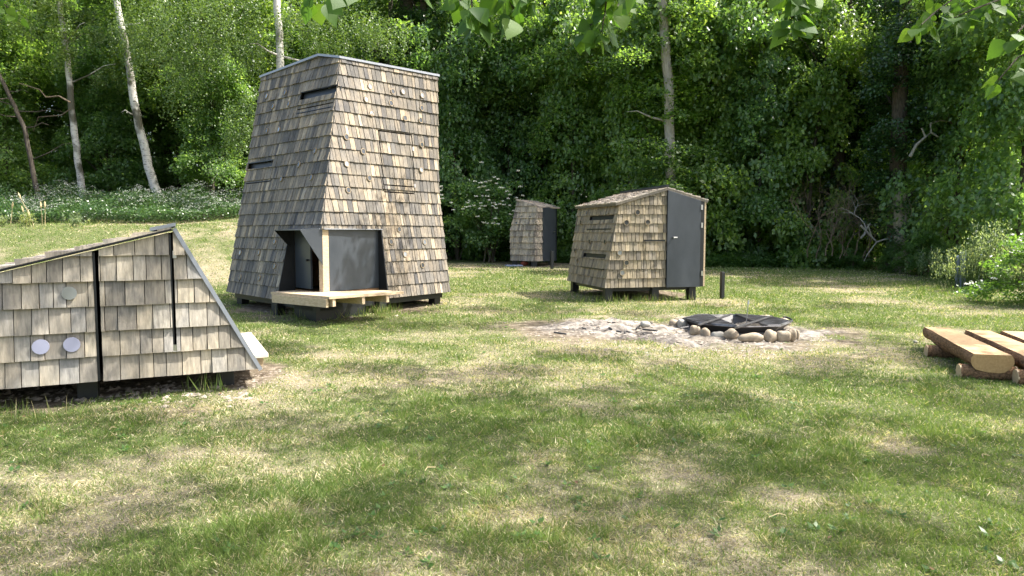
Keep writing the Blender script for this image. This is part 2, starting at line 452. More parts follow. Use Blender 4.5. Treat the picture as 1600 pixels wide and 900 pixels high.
# ------------------------------------------------------------------ tall tower shelter
def tower():
    zb = .43
    F0, L0, R0 = PZ(490, 478, zb), PZ(355, 456, zb), PZ(703, 456, zb)
    F1 = P(531, 92, 11.1); zt = F1.z
    R1, L1 = PZ(683, 120, zt), PZ(409, 122, zt)
    B0, B1 = L0 + R0 - F0, L1 + R1 - F1
    mz = 2.08
    Rm = P(685.5, 300, H(R0, R1, .43).y); mz = Rm.z 
    base = empty('shingled_tower_shelter', (0, 0, 0), 'tall tapering tower clad in weathered shingles, with grey hood and pale corner deck', 'shelter')
    cx = (F0 + B0) / 2; base.location = (cx.x, cx.y, float(gz0(cx.x, cx.y)))
    ins = (F0 + B0) / 2; ins.z = 2
    BR = Rm.copy()
    # back corner mid level follows the same kink
    Bm = H(B0, B1, (mz - zb) / (zt - zb))
    fr = Face([F0, F1], [R0, Rm, R1], ins); fl = Face([L0, L1], [F0, F1], ins)
    fb = Face([R0, Rm, R1], [B0, B1], ins); fc = Face([B0, B1], [L0, L1], ins)
    K = PZ(473, 95.5, zt + .0); ks = fl.S(K)
    kz = P(473, 94, H(F1, L1, .42).y).z
    eR = fr.px(600, 400)[0]; eL = fl.px(446, 400)[0]; zh = 1.52
    # hatches as dark slots
    def rect(f, x0, y0, x1, y1):
        a = f.px(x0, y0); b_ = f.px(x1, y1); return (min(a[0], b_[0]), max(a[0], b_[0]), min(a[1], b_[1]), max(a[1], b_[1]))
    a0 = fr.px(596, 254)[0]; a1 = fr.px(644, 257)[0]
    hz1 = fr.px(620, 209)[1]; hz0 = fr.px(620, 300)[1]; g = .02
    exR = [(-2, eR, -1, zh), (a0 - g, a0, hz0, hz1), (a1, a1 + g, hz0, hz1), (a0 - g, a1 + g, hz1, hz1 + g), (a0, a1, hz0 - g, hz0), (a0, a1, hz0 + .09, hz0 + .09 + g)]
    w0 = fl.px(468.5, 158); w1 = fl.px(524, 150)
    wt = fl.px(497, 139)[1]; wm = fl.px(497, 151)[1]; wl = fl.px(497, 171)[1]
    v0 = max(fl.px(380, 262)[0], fl.lim(fl.px(405, 253)[1])[0] + .03); v1 = fl.px(426, 265)[0]; vt = fl.px(405, 253)[1]; vm = fl.px(405, 263)[1]; vl = fl.px(405, 284)[1]
    exL = [(eL, 20, -1, zh), (w0[0], w1[0], wm, wt), (w0[0] - g, w0[0], wl, wm), (w0[0], w1[0], wl - g, wl), (w0[0], w1[0], wl + .05, wl + .05 + g),
           (v0, v1, vm, vt), (v1, v1 + g, vl, vm), (v0, v1, vl - g, vl)]
    sm_ = M['tower_shingle']; e = .192
    shingle_wall('shingle_cladding', base, fr, zb, zt, e, sm_, excl=exR, wd=(.052, .11), th=.02)
    shingle_wall('shingle_cladding', base, fl, zb, kz, e, sm_, excl=exL, top=[(fl.S(L1), zt), (ks, kz), (fl.S(F1), zt)], wd=(.052, .11), th=.02)
    shingle_wall('shingle_cladding', base, fb, zb, zt, e, sm_, wd=(.1, .18))
    shingle_wall('shingle_cladding', base, fc, zb, zt, e, sm_, wd=(.1, .18))
    def slot(face, s0, s1, z0, z1, nm, m_): return facebox(base, nm, face, s0, s1, z0, z1, -.07, -.05, m_)
    for (f, s0, s1, z0, z1) in ((fl, w0[0], w1[0], wm, wt), (fl, v0, v1, vm, vt)):
        slot(f, s0, s1, z0, z1, 'window', 'window')
        facebox(base, 'window_trim', f, s0, s1, z1 - .01, z1 + .006, -.02, .012, 'black')
    for hz in (hz1 - .22, hz0 + .12): facebox(base, 'hinge', fr, a1 + .006, a1 + .03, hz - .03, hz + .03, .012, .024, 'steel')
    facebox(base, 'hinge', fl, w0[0] - .02, w1[0], wl - .01, wl + .0, .006, .018, 'black')
    facebox(base, 'hinge', fl, v0, v1, vl - .01, vl + .0, .006, .018, 'black')
    # roof: low gable with ridge running back from the kink
    Kp = fl.at(ks, zt, 0); Kp.z = kz
    Kb = Kp + (R1 - F1) * 1.02
    ov = .045; mb = MB()
    cen = (F1 + B1) / 2
    def o_(p, dz=.0): q = cen + (p - cen) * 1.03; q.z = p.z + dz; return q
    for pl in ([F1, R1, Kb, Kp], [Kp, Kb, B1, L1]):
        mb.prism([o_(p, .005) for p in pl], (0, 0, .035))
    mb.build('roof', M['roofmetal'], base)
    # bay at the front corner
    C = lerpz([F0, F1], zh); dR = fr.dir.copy(); dL = -fl.dir; zd = .595
    nR = Vector((dR.y, -dR.x, 0)); nL = Vector((-dL.y, dL.x, 0))
    if nR.dot(C - ins) < 0: nR = -nR
    if nL.dot(C - ins) < 0: nL = -nL
    C = C - (nR + nL).normalized() * .03
    ER = C + dR * (eR - fr.S(C)); EL = C + dL * (fl.S(C) - eL)
    def v_(p, z): return Vector((p.x, p.y, z))
    def panel(nm, a, b_, z0, z1, th, m_, n_):
        mb = MB(); mb.prism([v_(a, z0), v_(b_, z0), v_(b_, z1), v_(a, z1)], -n_ * th); return mb.build(nm, M[m_], base)
    panel('closed_panel', C + dR * .12, ER, zd, zh - .005, .03, 'panel', nR)
    mb = MB(); mb.prism([v_(C, zd), v_(C + dR * .115, zd), v_(C + dR * .115, zh - .004), v_(C, zh - .004)], -nR * .09 )
    mb.build('corner_post', M['pine'], base, bevel=.004)
    wdL = (EL - C).length
    dr = panel('door', EL - dL * .03, C + dL * (wdL * .42), zd + .02, zh - .01, .03, 'panel', nL - nL * .0)
    mb = MB(); hh = C + dL * (wdL * .42 + .05) + nL * .01; hh.z = 1.05; mb.tube([hh, hh + nL * .04], .018, 10); mb.build('door_handle', M['black'], base).parent = dr
    # jambs from the vertical bay planes out to the leaning wall
    for f, E, s_, n_, tdir in ((fr, ER, eR, nR, dR), (fl, EL, eL, nL, dL)):
        mb = MB(); q = [v_(E, zb), f.at(s_, zb, .02), f.at(s_, zh, .015), v_(E, zh)]
        mb.prism([x - tdir * .0 - n_ * 0 for x in q], -tdir * .02); mb.build('jamb', M['black'], base)
        mb = MB(); mb.prism([v_(E, zh), f.at(s_, zh, .03), f.at(f.S(C), zh, .03), v_(C, zh)], (0, 0, -.012)); mb.build('bay_lintel', M['roofmetal'], base)
    # interior
    mb = MB(); i0 = C - nR * .12 - nL * .12
    ia, ib = i0 + dR * 1.6, i0 + dL * 1.6; ic = i0 + dR * 1.6 + dL * 1.6
    mb.prism([v_(ia, zd - .05), v_(ic, zd - .05), v_(ic, 2.2), v_(ia, 2.2)], dR * .03); mb.prism([v_(ib, zd - .05), v_(ic, zd - .05), v_(ic, 2.2), v_(ib, 2.2)], dL * .03)
    mb.prism([v_(C, zd - .06), v_(ER, zd - .06), v_(ER + dL * 1.4, zd - .06), v_(EL + dR * 1.2, zd - .06), v_(EL, zd - .06)], (0, 0, .05))
    mb.build('interior', M['ply'], base)
    mb = MB()
    q = C + dL * .2 - nL * .14
    for k in range(2): mb.box((q.x, q.y, zd + .17 + .05 * k), dL * .11, nL * .05, (0, 0, .008))
    mb.build('step', M['pale_board'], base)
    # hood, a folded sheet over the open part
    e1 = .33; Ci = v_(C, zh); Li = v_(EL, zh)
    Co, Lo = Ci + nL * e1 + dL * .02, Li + nL * e1 - dL * .05; Co.z = Lo.z = zh - .025
    mb = MB(); mb.prism([Ci, Co, Lo, Li], (0, 0, .014)); hood = mb.build('hood', M['panel'], base)
    mb = MB(); t_ = -dL * .012 * -1
    mb.prism([Ci + Vector((0, 0, -.002)), Co, v_(C, zh - .53)], dL * .012)
    mb.build('hood_cheek', M['panel'], base).parent = hood
    mb = MB(); mb.prism([Li + Vector((0, 0, -.002)), Lo, v_(EL, zh - .36)], -dL * .012); mb.build('hood_cheek', M['black'], base).parent = hood
    # deck
    Np, Rp, Lp_ = PZ(514.5, 463.5, zd), PZ(631, 455.5, zd), PZ(423, 456, zd)
    WR = ER + dR * .02; WL = EL + dL * 0.0
    RB = Rp + (Vector((-dL.x, -dL.y, 0)) * -.38)
    RB = Rp - nR * .42; LB = Lp_ - nL * .36
    mb = MB()
    mb.prism([v_(p, zd - .035) for p in (Np, Rp, RB, C - nR * .1)], (0, 0, .035)); 
    mb.prism([v_(p, zd - .0355) for p in (Np, C - nR * .1, LB, Lp_)], (0, 0, .035))
    dk = mb.build('deck', M['pine'], base)
    def joist(a, b_, h=.10, w_=.04):
        d = (b_ - a).normalized(); n_ = Vector((-d.y, d.x, 0)) * w_; mb = MB()
        mb.prism([v_(a, zd - .037 - h), v_(b_, zd - .037 - h), v_(b_, zd - .037), v_(a, zd - .037)], n_); return mb.build('joist', M['pine'], base)
    joist(Np + (Lp_ - Np).normalized() * .03 - (nR + nL) * .02, Lp_ + (Np - Lp_).normalized() * .05 - nL * .02, .115)
    for k in (.09, .47, .80):
        a = H(Np, Rp, k) - nR * .02; joist(a, a - nR * .7 if k > .2 else a - nR * .5, .105, .05)
    # undercarriage
    def beam(a, b_, z0, z1, nm='floor_beam', w_=.07):
        d = (b_ - a); d.z = 0; d.normalize(); n_ = Vector((-d.y, d.x, 0)) * w_; mb = MB()
        mb.prism([v_(a, z0), v_(b_, z0), v_(b_, z1), v_(a, z1)], n_); return mb.build(nm, M['black'], base)
    c0 = (F0 + B0) / 2
    k = .93; q = [c0 + (p - c0) * k for p in (F0, R0, B0, L0)]
    for a, b_ in zip(q, q[1:] + q[:1]): beam(a, b_, zb - .10, zb + .04)
    for p in [c0 + (p - c0) * .86 for p in (R0, B0, L0)] + [H(L0, F0, .6) * .95 + c0 * .05, H(F0, R0, .45)*.95 + c0*.05]:
        post(base, 'leg', p.x, p.y, zb - .02, .075, 'black', rz=math.atan2(dR.y, dR.x))
    s0 = c0 + (F0 - c0) * .93
    mb = MB(); gz_ = float(gz0(s0.x, s0.y)) - .05
    a, b_ = s0 + dR * .95, s0 + dL * .7
    mb.prism([v_(s0, gz_), v_(a, gz_), v_(a + dL * .3, gz_), v_(b_ + dR * .3, gz_), v_(b_, gz_)], (0, 0, zb - gz_ + .06)); mb.build('base_box', M['black'], base)
    # portholes
    for x, y in ((970, 268), (1115, 300), (1180, 300), (1303, 325), (945, 350), (1103, 375), (1300, 405), (980, 440), (1193, 470), (1292, 483), (818, 590), (1300, 640), (925, 683), (820, 762), (1297, 800), (965, 853)):
        porthole(base, fr, 340 + x / 4.092, 70 + y / 4.092, .039)
    for x, y in ((830, 70), (1155, 322), (1103, 400), (1318, 403), (1193, 480), (1305, 550)): porthole(base, fr, 340 + x / 4.092, 280 + y / 4.092, .039)
    for x, y in ((320, 330), (437, 307), (360, 395), (460, 380), (320, 553), (398, 543), (628, 680), (525, 767), (413, 858), (605, 850)):
        porthole(base, fl, 340 + x / 4.092, 70 + y / 4.092, .039)
    for x, y in ((150, 470), (270, 470), (370, 400), (370, 557), (150, 627), (272, 633)): porthole(base, fl, 340 + x / 4.092, 280 + y / 4.092, .039)
tower()

# ------------------------------------------------------------------ middle cabin
def cabin():
    zb = .49
    F0, L0, R0 = PZ(944, 450, zb), PZ(887, 438.5, zb), PZ(1093, 447, zb)
    ux = (R0 - F0); ux.z = 0; ux.normalize()
    fpl = lambda px, py: Face([F0, F0 + Vector((0, 0, 2))], [R0, R0 + Vector((0, 0, 2))], Vector((2, 20, 1))).px(px, py)
    fF = Face([F0, F0 + Vector((0, 0, 2))], [R0, R0 + Vector((0, 0, 2))], (F0 + R0) / 2 + Vector((0, 2, 0)))
    sH, zH = fF.px(968, 318); sPk, zPk = fF.px(1042, 296); sR, zR = fF.px(1094.5, 312)
    F1 = fF.at(sH, zH)
    bdir = -fF.n; dep = 2.0
    L1 = P(904, 320, F1.y + dep * bdir.y * .93); zL = L1.z; L1.z = zH
    R1 = R0.copy(); R1.z = zR
    base = empty('shingled_cabin', (0, 0, 0), 'tan shingled cabin on black legs with a dark grey door at its right', 'cabin')
    ins = (L0 + R0) / 2 + Vector((0, .4, 0)); base.location = (ins.x, ins.y, float(gz0(ins.x, ins.y))); ins.z = 1.3
    B0 = L0 + (R0 - F0); B1 = R1 + (L1 - F1) * 1.0; B1 = Vector((B0.x, B0.y, zR))
    ff = Face([F0, F1, F1 + Vector((0, 0, .6))], [R0, R0 + Vector((0, 0, 3))], ins)
    fl = Face([L0, L1], [F0, F1], ins)
    fr = Face([R0, R1], [B0, B1], ins); fb = Face([B0, B1], [L0, L1], ins)
    e = .163; T = M['tan_shingle']
    sD = fF.px(1040.5, 380)[0]
    # hatch on the front face
    h0 = ff.px(1006, 400)[0]; hz = ff.px(1020, 374.5)[1]; g = .012
    exF = [(sD, 20, -1, 9), (h0 - g, h0, -1, hz), (h0, sD - .02, hz - .03, hz)]
    shingle_wall('shingle_cladding', base, ff, zb, zPk, e, T, excl=exF, top=[(sH, zH), (sPk, zPk), (sR, zR)], wd=(.05, .105), e_jit=.003)
    facebox(base, 'hatch_trim', ff, h0 - .02, sD - .02, hz - .03, hz, -.01, .01, 'black')
    facebox(base, 'hatch_gap', ff, h0 - g, h0, zb, hz - .03, -.01, .003, 'backing')
    exL = []
    def px_(f, x, y): return f.px(870 + x / 4.5, 280 + y / 4.5)
    for (x0, x1, yt, ym, yl) in ((234, 402, 256, 286, 352), (190, 350, 524, 552, 628)):
        xc = (x0 + x1) / 2; s0 = px_(fl, x0, (yt + ym) / 2)[0]; s1 = px_(fl, x1, (yt + ym) / 2)[0]
        zt, zm, zl = px_(fl, xc, yt)[1], px_(fl, xc, ym)[1], px_(fl, xc, yl)[1]
        exL += [(s0, s1, zm, zt), (s0 - g, s0, zl, zm), (s1, s1 + g, zl, zm)]
        facebox(base, 'window', fl, s0, s1, zm, zt, -.05, -.03, 'window')
        facebox(base, 'flap_rail', fl, s0 - .03, s1 + .01, zl - .01, zl + .008, .006, .022, 'black')
    shingle_wall('shingle_cladding', base, fl, zb, zH, e, T, excl=exL, wd=(.05, .105), e_jit=.003)
    shingle_wall('shingle_cladding', base, fr, zb, zR, e, T, wd=(.08, .14))
    shingle_wall('shingle_cladding', base, fb, zb, zH, e, T, wd=(.08, .14))
    # door
    dmb = MB(); zz = .02; dz = ff.at(sD, zb)
    zslope = lambda s: zPk + (zR - zPk) * max(0, s - sPk) / (sR - sPk)
    sE = fF.px(1092.5, 380)[0]
    dmb.prism([ff.at(sD + .006, zb - .01, .012), ff.at(sE, zb - .01, .012), ff.at(sE, zslope(sE) - .02, .012), ff.at(sD + .006, zPk - .012, .012)], ff.n * .03)
    door = dmb.build('door', M['panel'], base, bevel=.003)
    sh, zh_ = ff.px(1050, 371); mb = MB(); c = ff.at(sh, zh_, .042); mb.tube([c, c + ff.n * .05], .016, 10); mb.tube([c + ff.n * .045 - ff.dir * .01, c + ff.n * .045 + ff.dir * .06], .012, 8)
    h = mb.build('door_handle', M['steel'], base); h.parent = door
    for y in (324, 352, 427):
        s1, z1 = ff.px(1094.5, y); hb = facebox(base, 'hinge', ff, s1 - .012, s1 + .022, z1 - .045, z1 + .045, .03, .05, 'steel'); hb.parent = door
    facebox(base, 'door_frame', ff, sE + .004, sE + .075, zb - .005, zR - .03, -.01, .035, 'black')
    facebox(base, 'corner_board', ff, sE + .078, sE + .11, zb + .0, zR - .04, -.01, .03, 'pine')
    # roof: two slopes from the ridge
    Pk = ff.at(sPk, zPk, .03); Pb = P(961, 302, L1.y + .3)
    Rb = Pk - ff.n * (dep + .1); Rb.z = zPk
    def roofslope(a0, a1, b0, b1, inside):   # a: low edge, b: ridge
        f = Face([a0, b0], [a1, b1], inside)
        f.n = -f.n if f.n.z < 0 else f.n
        mb = MB(); mb.prism([f.at(f.S(a0), a0.z, -.05), f.at(f.S(a1), a1.z, -.05), f.at(f.S(b1), b1.z, -.05), f.at(f.S(b0), b0.z, -.05)], f.n * .04)
        rf = mb.build('roof', M['tan_shingle'], base)
        shingle_wall('roof_shingles', base, f, a0.z, b0.z, .17 * (b0.z - a0.z) / max(.01, (lerpz([a0, b0], b0.z) - a0).length) , M['roof_shingle'], wd=(.08, .14), backing=False, th=.02, e_jit=.002)
    low = Vector((0, 0, .035))
    a0 = F1 + ff.n * .04 - ff.dir * .09 + low * .3; a1 = L1 - ff.dir * .06 + bdir * .05 + low * .3; a1.z = a0.z
    b0 = Pk + low; b1 = Pk - ff.n * (dep + .1) + low
    roofslope(a0, a1, b0, b1, ins)
    c0 = ff.at(sR + .14, zR, .04); c0.z = zR - .01 ; c1 = c0 - ff.n * (dep + .1)
    roofslope(c0, c1, b0, b1, ins)
    mb = MB(); mb.tube([b0 + Vector((0, 0, .02)), b1 + Vector((0, 0, .02))], .035, 6); mb.build('ridge_cap', M['black'], base)
    for x, y in ((219, 236), (176, 303), (238, 440), (345, 440), (135, 502), (152, 570)): porthole(base, fl, 870 + x / 4.5, 280 + y / 4.5, .04)
    for x, y in ((565, 233), (487, 305), (636, 303), (440, 517), (487, 587), (458, 657)): porthole(base, ff, 870 + x / 4.5, 280 + y / 4.5, .042)
    # undercarriage
    c0 = (F0 + B0) / 2
    for p in (F0, R0, B0, L0, H(F0, R0, .55), H(L0, B0, .45)):
        q = c0 + (p - c0) * .88; post(base, 'leg', q.x, q.y, zb + .02, .07, 'black', rz=math.atan2(ux.y, ux.x))
    q = [c0 + (p - c0) * .9 for p in (F0, R0, B0, L0)]
    for a, b_ in zip(q, q[1:] + q[:1]):
        d = (b_ - a).normalized(); n_ = Vector((-d.y, d.x, 0)) * .06; mb = MB()
        mb.prism([Vector((a.x, a.y, zb - .07)), Vector((b_.x, b_.y, zb - .07)), Vector((b_.x, b_.y, zb + .02)), Vector((a.x, a.y, zb + .02))], n_); mb.build('floor_beam', M['black'], base)
    mb = MB(); mb.prism([Vector((p.x, p.y, zb)) for p in q], (0, 0, .03)); mb.build('floor', M['backing'], base)
cabin()

# ------------------------------------------------------------------ small far cabin
def hut():
    zb = .575
    C0, A0, D0, E0 = P(835, 408.5, 22.3), P(798, 406.5, 22.95), P(847, 408.2, 22.5), P(866.8, 406.8, 23.2)
    for q_ in (C0, A0, D0, E0): q_.z = zb
    zt = P(840, 322, C0.y).z; ztA = P(809, 311.5, A0.y).z
    base = empty('toilet_hut', (0, 0, 0), 'narrow little shingled hut with a bluish grey door, farthest back at the wood edge', 'hut')
    ins = (A0 + E0) / 2 + Vector((.05, .1, 0)); base.location = (ins.x, ins.y, float(gz0(ins.x, ins.y))); ins.z = 1.4
    Am = P(797, 363, A0.y); A1 = PZ(808.5, 313, P(809, 313, A0.y + .0).z)
    C1 = P(839.5, 321, C0.y + .08); Cm = P(835.5, 364, C0.y + .03)
    D1 = D0.copy(); D1.z = zt - .04; E1 = E0.copy(); E1.z = P(867, 322, E0.y).z
    zt_ = A1.z
    B0 = A0 + (E0 - C0) * .9 + Vector((.1, .35, 0)); B1 = B0.copy(); B1.z = zt_
    up = lambda p: p + Vector((0, 0, 1))
    S = M['pale_shingle']
    fm = Face([A0, Am, A1], [C0, Cm, C1, C1 + (C1 - Cm) * .6], ins)
    shingle_wall('shingle_cladding', base, fm, zb, zt_, .195, S, top=[(fm.S(A1), zt_), (fm.S(C1), C1.z)], wd=(.06, .12), th=.034, e_jit=.004)
    fn = Face([C0, Cm, C1, C1 + (C1 - Cm) * .6], [D0, D1], ins)
    shingle_wall('shingle_cladding', base, fn, zb, D1.z, .195, S, wd=(.06, .12), th=.034, e_jit=.004)
    fk = Face([E0, E1], [B0, B1], ins); shingle_wall('shingle_cladding', base, fk, zb, E1.z, .195, S)
    fz = Face([B0, B1], [A0, Am, A1], ins); shingle_wall('shingle_cladding', base, fz, zb, E1.z, .195, S)
    fd = Face([D0, up(up(D0))], [E0, up(up(E0))], ins)
    mb = MB(); sE = fd.S(E0)
    mb.prism([fd.at(0.005, zb - .01, 0), fd.at(sE, zb - .01, 0), fd.at(sE, E1.z - .01, 0), fd.at(.005, D1.z - .01, 0)], fd.n * .03); door = mb.build('door', M['panel'], base)
    sh, zh = fd.px(863.5, 362); c = fd.at(sh, zh, .03); mb = MB(); mb.tube([c, c + fd.n * .06], .02, 8); mb.tube([c + fd.n * .055, c + fd.n * .055 - fd.dir * .1], .015, 8); mb.build('door_handle', M['steel'], base).parent = door
    facebox(base, 'door_frame', fd, sE + .004, sE + .09, zb - .02, E1.z - .02, -.01, .03, 'black')
    # roof slope
    mid = (D1 + E1) / 2
    lo0 = D1 + Vector((-.10, -.06, .02)); lo1 = E1 + Vector((.16, .05, .02)); lo1.z = lo0.z
    hi0 = A1 + Vector((-.05, -.06, .03)); hi1 = hi0 + Vector((.75, 1.35, 0))
    f = Face([lo0, hi0], [lo1, hi1], ins); f.n = -f.n if f.n.z < 0 else f.n
    mb = MB(); mb.prism([lo0, lo1, hi1, hi0], f.n * -.035); mb.build('roof', M['roof_shingle'], base)
    shingle_wall('roof_shingles', base, f, lo0.z, hi0.z, .045, M['roof_shingle'], wd=(.08, .14), backing=False, th=.02, e_jit=.001)
    for x, y in ((230, 318), (311, 318), (178, 378), (252, 378)): porthole(base, fm, 780 + x / 6.43, 290 + y / 6.43, .05)
    for p in (C0, A0, E0, B0):
        q = H(p, (A0 + E0) / 2, .18); post(base, 'leg', q.x, q.y, zb + .02, .09, 'black')
    mb = MB(); q = [H(p, ins, .08) for p in (A0, C0, D0, E0, B0)]
    mb.prism([Vector((p.x, p.y, zb)) for p in q], (0, 0, .04)); mb.build('floor', M['backing'], base)
hut()

# ------------------------------------------------------------------ near low shelter
def shelter():
    zb = .275
    T0 = PZ(402.5, 575.5, zb); U0 = PZ(0, 607, zb)
    u = (T0 - U0); u.z = 0; u.normalize(); v = Vector((-u.y, u.x, 0))   # v points away from the camera
    A = T0 - u * 4.2
    fs0 = Face([A, A + Vector((0, 0, 2))], [T0, T0 + Vector((0, 0, 2))], A + v * 2)
    sA, zA = fs0.px(271, 361.5); sX, zX = fs0.px(0, 426); sl_ = (zA - zX) / (sA - sX)
    zE = zA - sl_ * sA            # roof height at s=0 (left end)
    dep = 1.75; ap = fs0.at(sA, zA)
    base = empty('low_wedge_shelter', (0, 0, 0), 'low wedge-shaped shelter of grey shingles with a slanted right edge, nearest at left', 'shelter')
    base.location = (H(A, T0, .5).x + v.x, H(A, T0, .5).y + v.y, float(gz0(*(H(A, T0, .5) + v)[:2])))
    ins = H(A, T0, .6) + v; ins.z = .8
    ff = Face([A, A + Vector((0, 0, zE - zb + 2))], [T0, ap, ap + Vector((0, 0, .01))], ins)
    s1 = fs0.px(152.5, 480)[0]; s2 = fs0.px(270.5, 460)[0]; g = .021
    ex = [(s1 - g, s1 + g, -1, 9), (s2 - g * .8, s2 + g * .8, -1, 9)]
    ex[1] = (s2 - .014, s2 + .014, fs0.px(270, 548)[1], 9)
    top = [(0, zE), (sA, zA)]
    shingle_wall('shingle_cladding', base, ff, zb, zA, .2, M['grey_shingle'], excl=ex, top=top, wd=(.085, .15), th=.03, gap=.006)
    for s_, hw, z0 in ((s1, g, zb), (s2, .014, ex[1][2])):
        zz = zE + (zA - zE) * s_ / sA
        facebox(base, 'door_gap', ff, s_ - hw, s_ - hw * .15, z0, zz - .02, -.012, .012, 'black')
    for y, in ((397.5,), (543.5,)):
        s_, z_ = fs0.px(271 + (0 if y < 500 else 1), y); facebox(base, 'hinge', ff, s_ - .006, s_ + .022, z_ - .03, z_ + .03, .012, .03, 'steel')
    # back wall mirror
    Ab, Tb, apb = A + v * dep, T0 + v * dep, ap + v * dep
    fb = Face([Ab, Ab + Vector((0, 0, 3))], [Tb, apb, apb + Vector((0, 0, .01))], ins)
    shingle_wall('shingle_cladding', base, fb, zb, zA, .2, M['grey_shingle'], top=top, wd=(.1, .16), th=.02)
    # slanted front sheet + edge trim
    Td, apd = T0 + u * .0, ap + u * .0
    sld = (ap - T0).normalized(); nn = Vector((u.x * sld.z, u.y * sld.z, -Vector((sld.x, sld.y, 0)).dot(u) )).normalized()
    off = .028
    mb = MB(); a = T0 - v * .03 - sld * .02; b_ = ap - v * .03 + sld * .02
    mb.prism([a, a + v * (dep + .06), b_ + v * (dep + .06), b_], nn * off); mb.build('front_sheet', M['black'], base)
    mb = MB(); mb.prism([a - v * .004 - nn * .0, b_ - v * .004, b_ - v * .004 + nn * (off + .004), a - v * .004 + nn * (off + .004)], v * .035); mb.build('edge_trim', M['roofmetal'], base)
    # roof
    r0, r1 = fs0.at(0, zE), ap
    ra = r0 - v * .06 + Vector((0, 0, .01)); rb = ap - v * .06 + Vector((0, 0, .012)) - u * .01
    f = Face([ra, rb], [ra + v * (dep + .12), rb + v * (dep + .12)], ins); f.n = -f.n if f.n.z < 0 else f.n
    mb = MB(); mb.prism([ra, ra + v * (dep + .12), rb + v * (dep + .12), rb], f.n * .012); mb.build('roof', M['black'], base)
    f2 = Face([ra + f.n * .013, rb + f.n * .013], [ra + v * (dep + .12) + f.n * .013, rb + v * (dep + .12) + f.n * .013], ins); f2.n = f.n
    f2.L[0].z = f2.R[0].z; 
    shingle_wall('roof_shingles', base, f2, f2.L[0].z, f2.L[1].z, .2 * sl_ / math.sqrt(1 + sl_ * sl_), M['roof_shingle'], wd=(.08, .15), backing=False, th=.034, e_jit=.001)
    mb = MB(); c = ap + f.n * .045; mb.prism([c - u * .16 - Vector((0, 0, .16 * sl_)) - v * .065, c + u * .03 - v * .065, c + u * .03 + v * (dep + .07), c - u * .16 - Vector((0, 0, .16 * sl_)) + v * (dep + .07)], (0, 0, .028)); mb.build('ridge_flashing', M['roofmetal'], base)
    # floor, beams, legs
    mb = MB(); mb.prism([A + v * .03, T0 - u * .05 + v * .03, T0 - u * .05 + v * dep, A + v * dep], (0, 0, .05)); mb.build('floor', M['backing'], base)
    for dv in (.45, dep - .2):
        mb = MB(); a = A + v * dv; b_ = T0 - u * .3 + v * dv; mb.prism([a - Vector((0, 0, .07)), b_ - Vector((0, 0, .07)), b_, a], v * .07); mb.build('floor_beam', M['black'], base)
    for px_, py in ((352, 600), (138, 622), (-70, 640)):
        g_ = G(px_, py)
        for dv in (0, dep - .35):
            q = g_ + v * (dv + .05); post(base, 'leg', q.x, q.y, zb - .01, .075, 'black', rz=math.atan2(u.y, u.x))
    # bench board at the open front
    zt = .345; p0 = PZ(394, 555.5, zt); p1 = PZ(419.5, 552.5, zt); d = (PZ(388, 519, zt) - p1); ln = min(d.length, 1.7); q0 = p0 - u * .12
    mb = MB(); mb.prism([Vector((p.x, p.y, zt - .035)) for p in (q0, p1, p1 + v * ln, q0 + v * ln)], (0, 0, .035)); mb.build('step_board', M['pale_board'], base, bevel=.004)
    for k in (.1, ln - .15):
        mb = MB(); a = p1 - u * .05 + v * k; mb.box((a.x - u.x * .12, a.y - u.y * .12, zt - .035 - .045), u * .13, v * .025, (0, 0, .044)); mb.build('joist', M['pine'], base)
    porthole(base, ff, 109, 457.6, .052, 'glass2', False, .034); 
    for x, y in ((64.5, 541), (113, 537.5)): porthole(base, ff, x, y, .058, 'acrylic', False, .034)
    return base
shelter()

# ------------------------------------------------------------------ log benches
def half_log(root, a, b_, w_, h_, seed, taper=.85):
    """log sawn flat on top: axis a->b_ at the top surface centre"""
    rs = random.Random(seed); d = (b_ - a); ln = d.length; d.normalize(); sx = Vector((d.y, -d.x, 0)).normalized(); up = Vector((0, 0, 1))
    mb = MB(); n = 14; rings = []; ns = 26; ph = [rs.uniform(0, 6) for _ in range(6)]
    for i in range(ns + 1):
        t = i / ns; c = a + d * (ln * t); sc = 1 + (taper - 1) * t
        st = len(mb.v)
        for k in range(n + 1):
            an = .5 - (math.pi + 1.0) * k / n
            x = math.cos(an) / math.cos(.5); y = (math.sin(an) - math.sin(.5)) / (1 + math.sin(.5))
            y = max(y, -.93 - .07 * abs(y))
            j = 1 + .05 * math.sin(7 * t + ph[0] + k * .5) + .04 * math.sin(17 * t + ph[1] + k) + rs.uniform(-.025, .025)
            jx = j if 0 < k < n else 1 + .05 * math.sin(5 * t + ph[2] + (0 if k else 2)) + .02 * math.sin(19 * t + ph[3])
            mb.v.append(tuple(c + sx * (-x * w_ / 2 * sc * jx) + up * (y * h_ * sc * (j if 0 < k < n else 0))))
        rings.append(st)
    for i in range(ns):
        for k in range(n): mb.f.append([rings[i] + k, rings[i] + k + 1, rings[i + 1] + k + 1, rings[i + 1] + k]); mb.a.append(0)
    V = list(mb.v); o = mb.build('log', M['pinebark'], root, smooth=True)
    t_ = MB(); t_.v = V[:]
    for i in range(ns): t_.f.append([rings[i], rings[i + 1], rings[i + 1] + n, rings[i] + n]); t_.a.append(0)
    t_.build('seat', M['logtop'], root)
    e_ = MB(); e_.poly([V[rings[0] + k] for k in range(n + 1)]); e_.build('cut_end', M['logend'], root)
    e_ = MB(); e_.poly([V[rings[-1] + k] for k in range(n + 1)][::-1]); e_.build('cut_end', M['logend'], root)
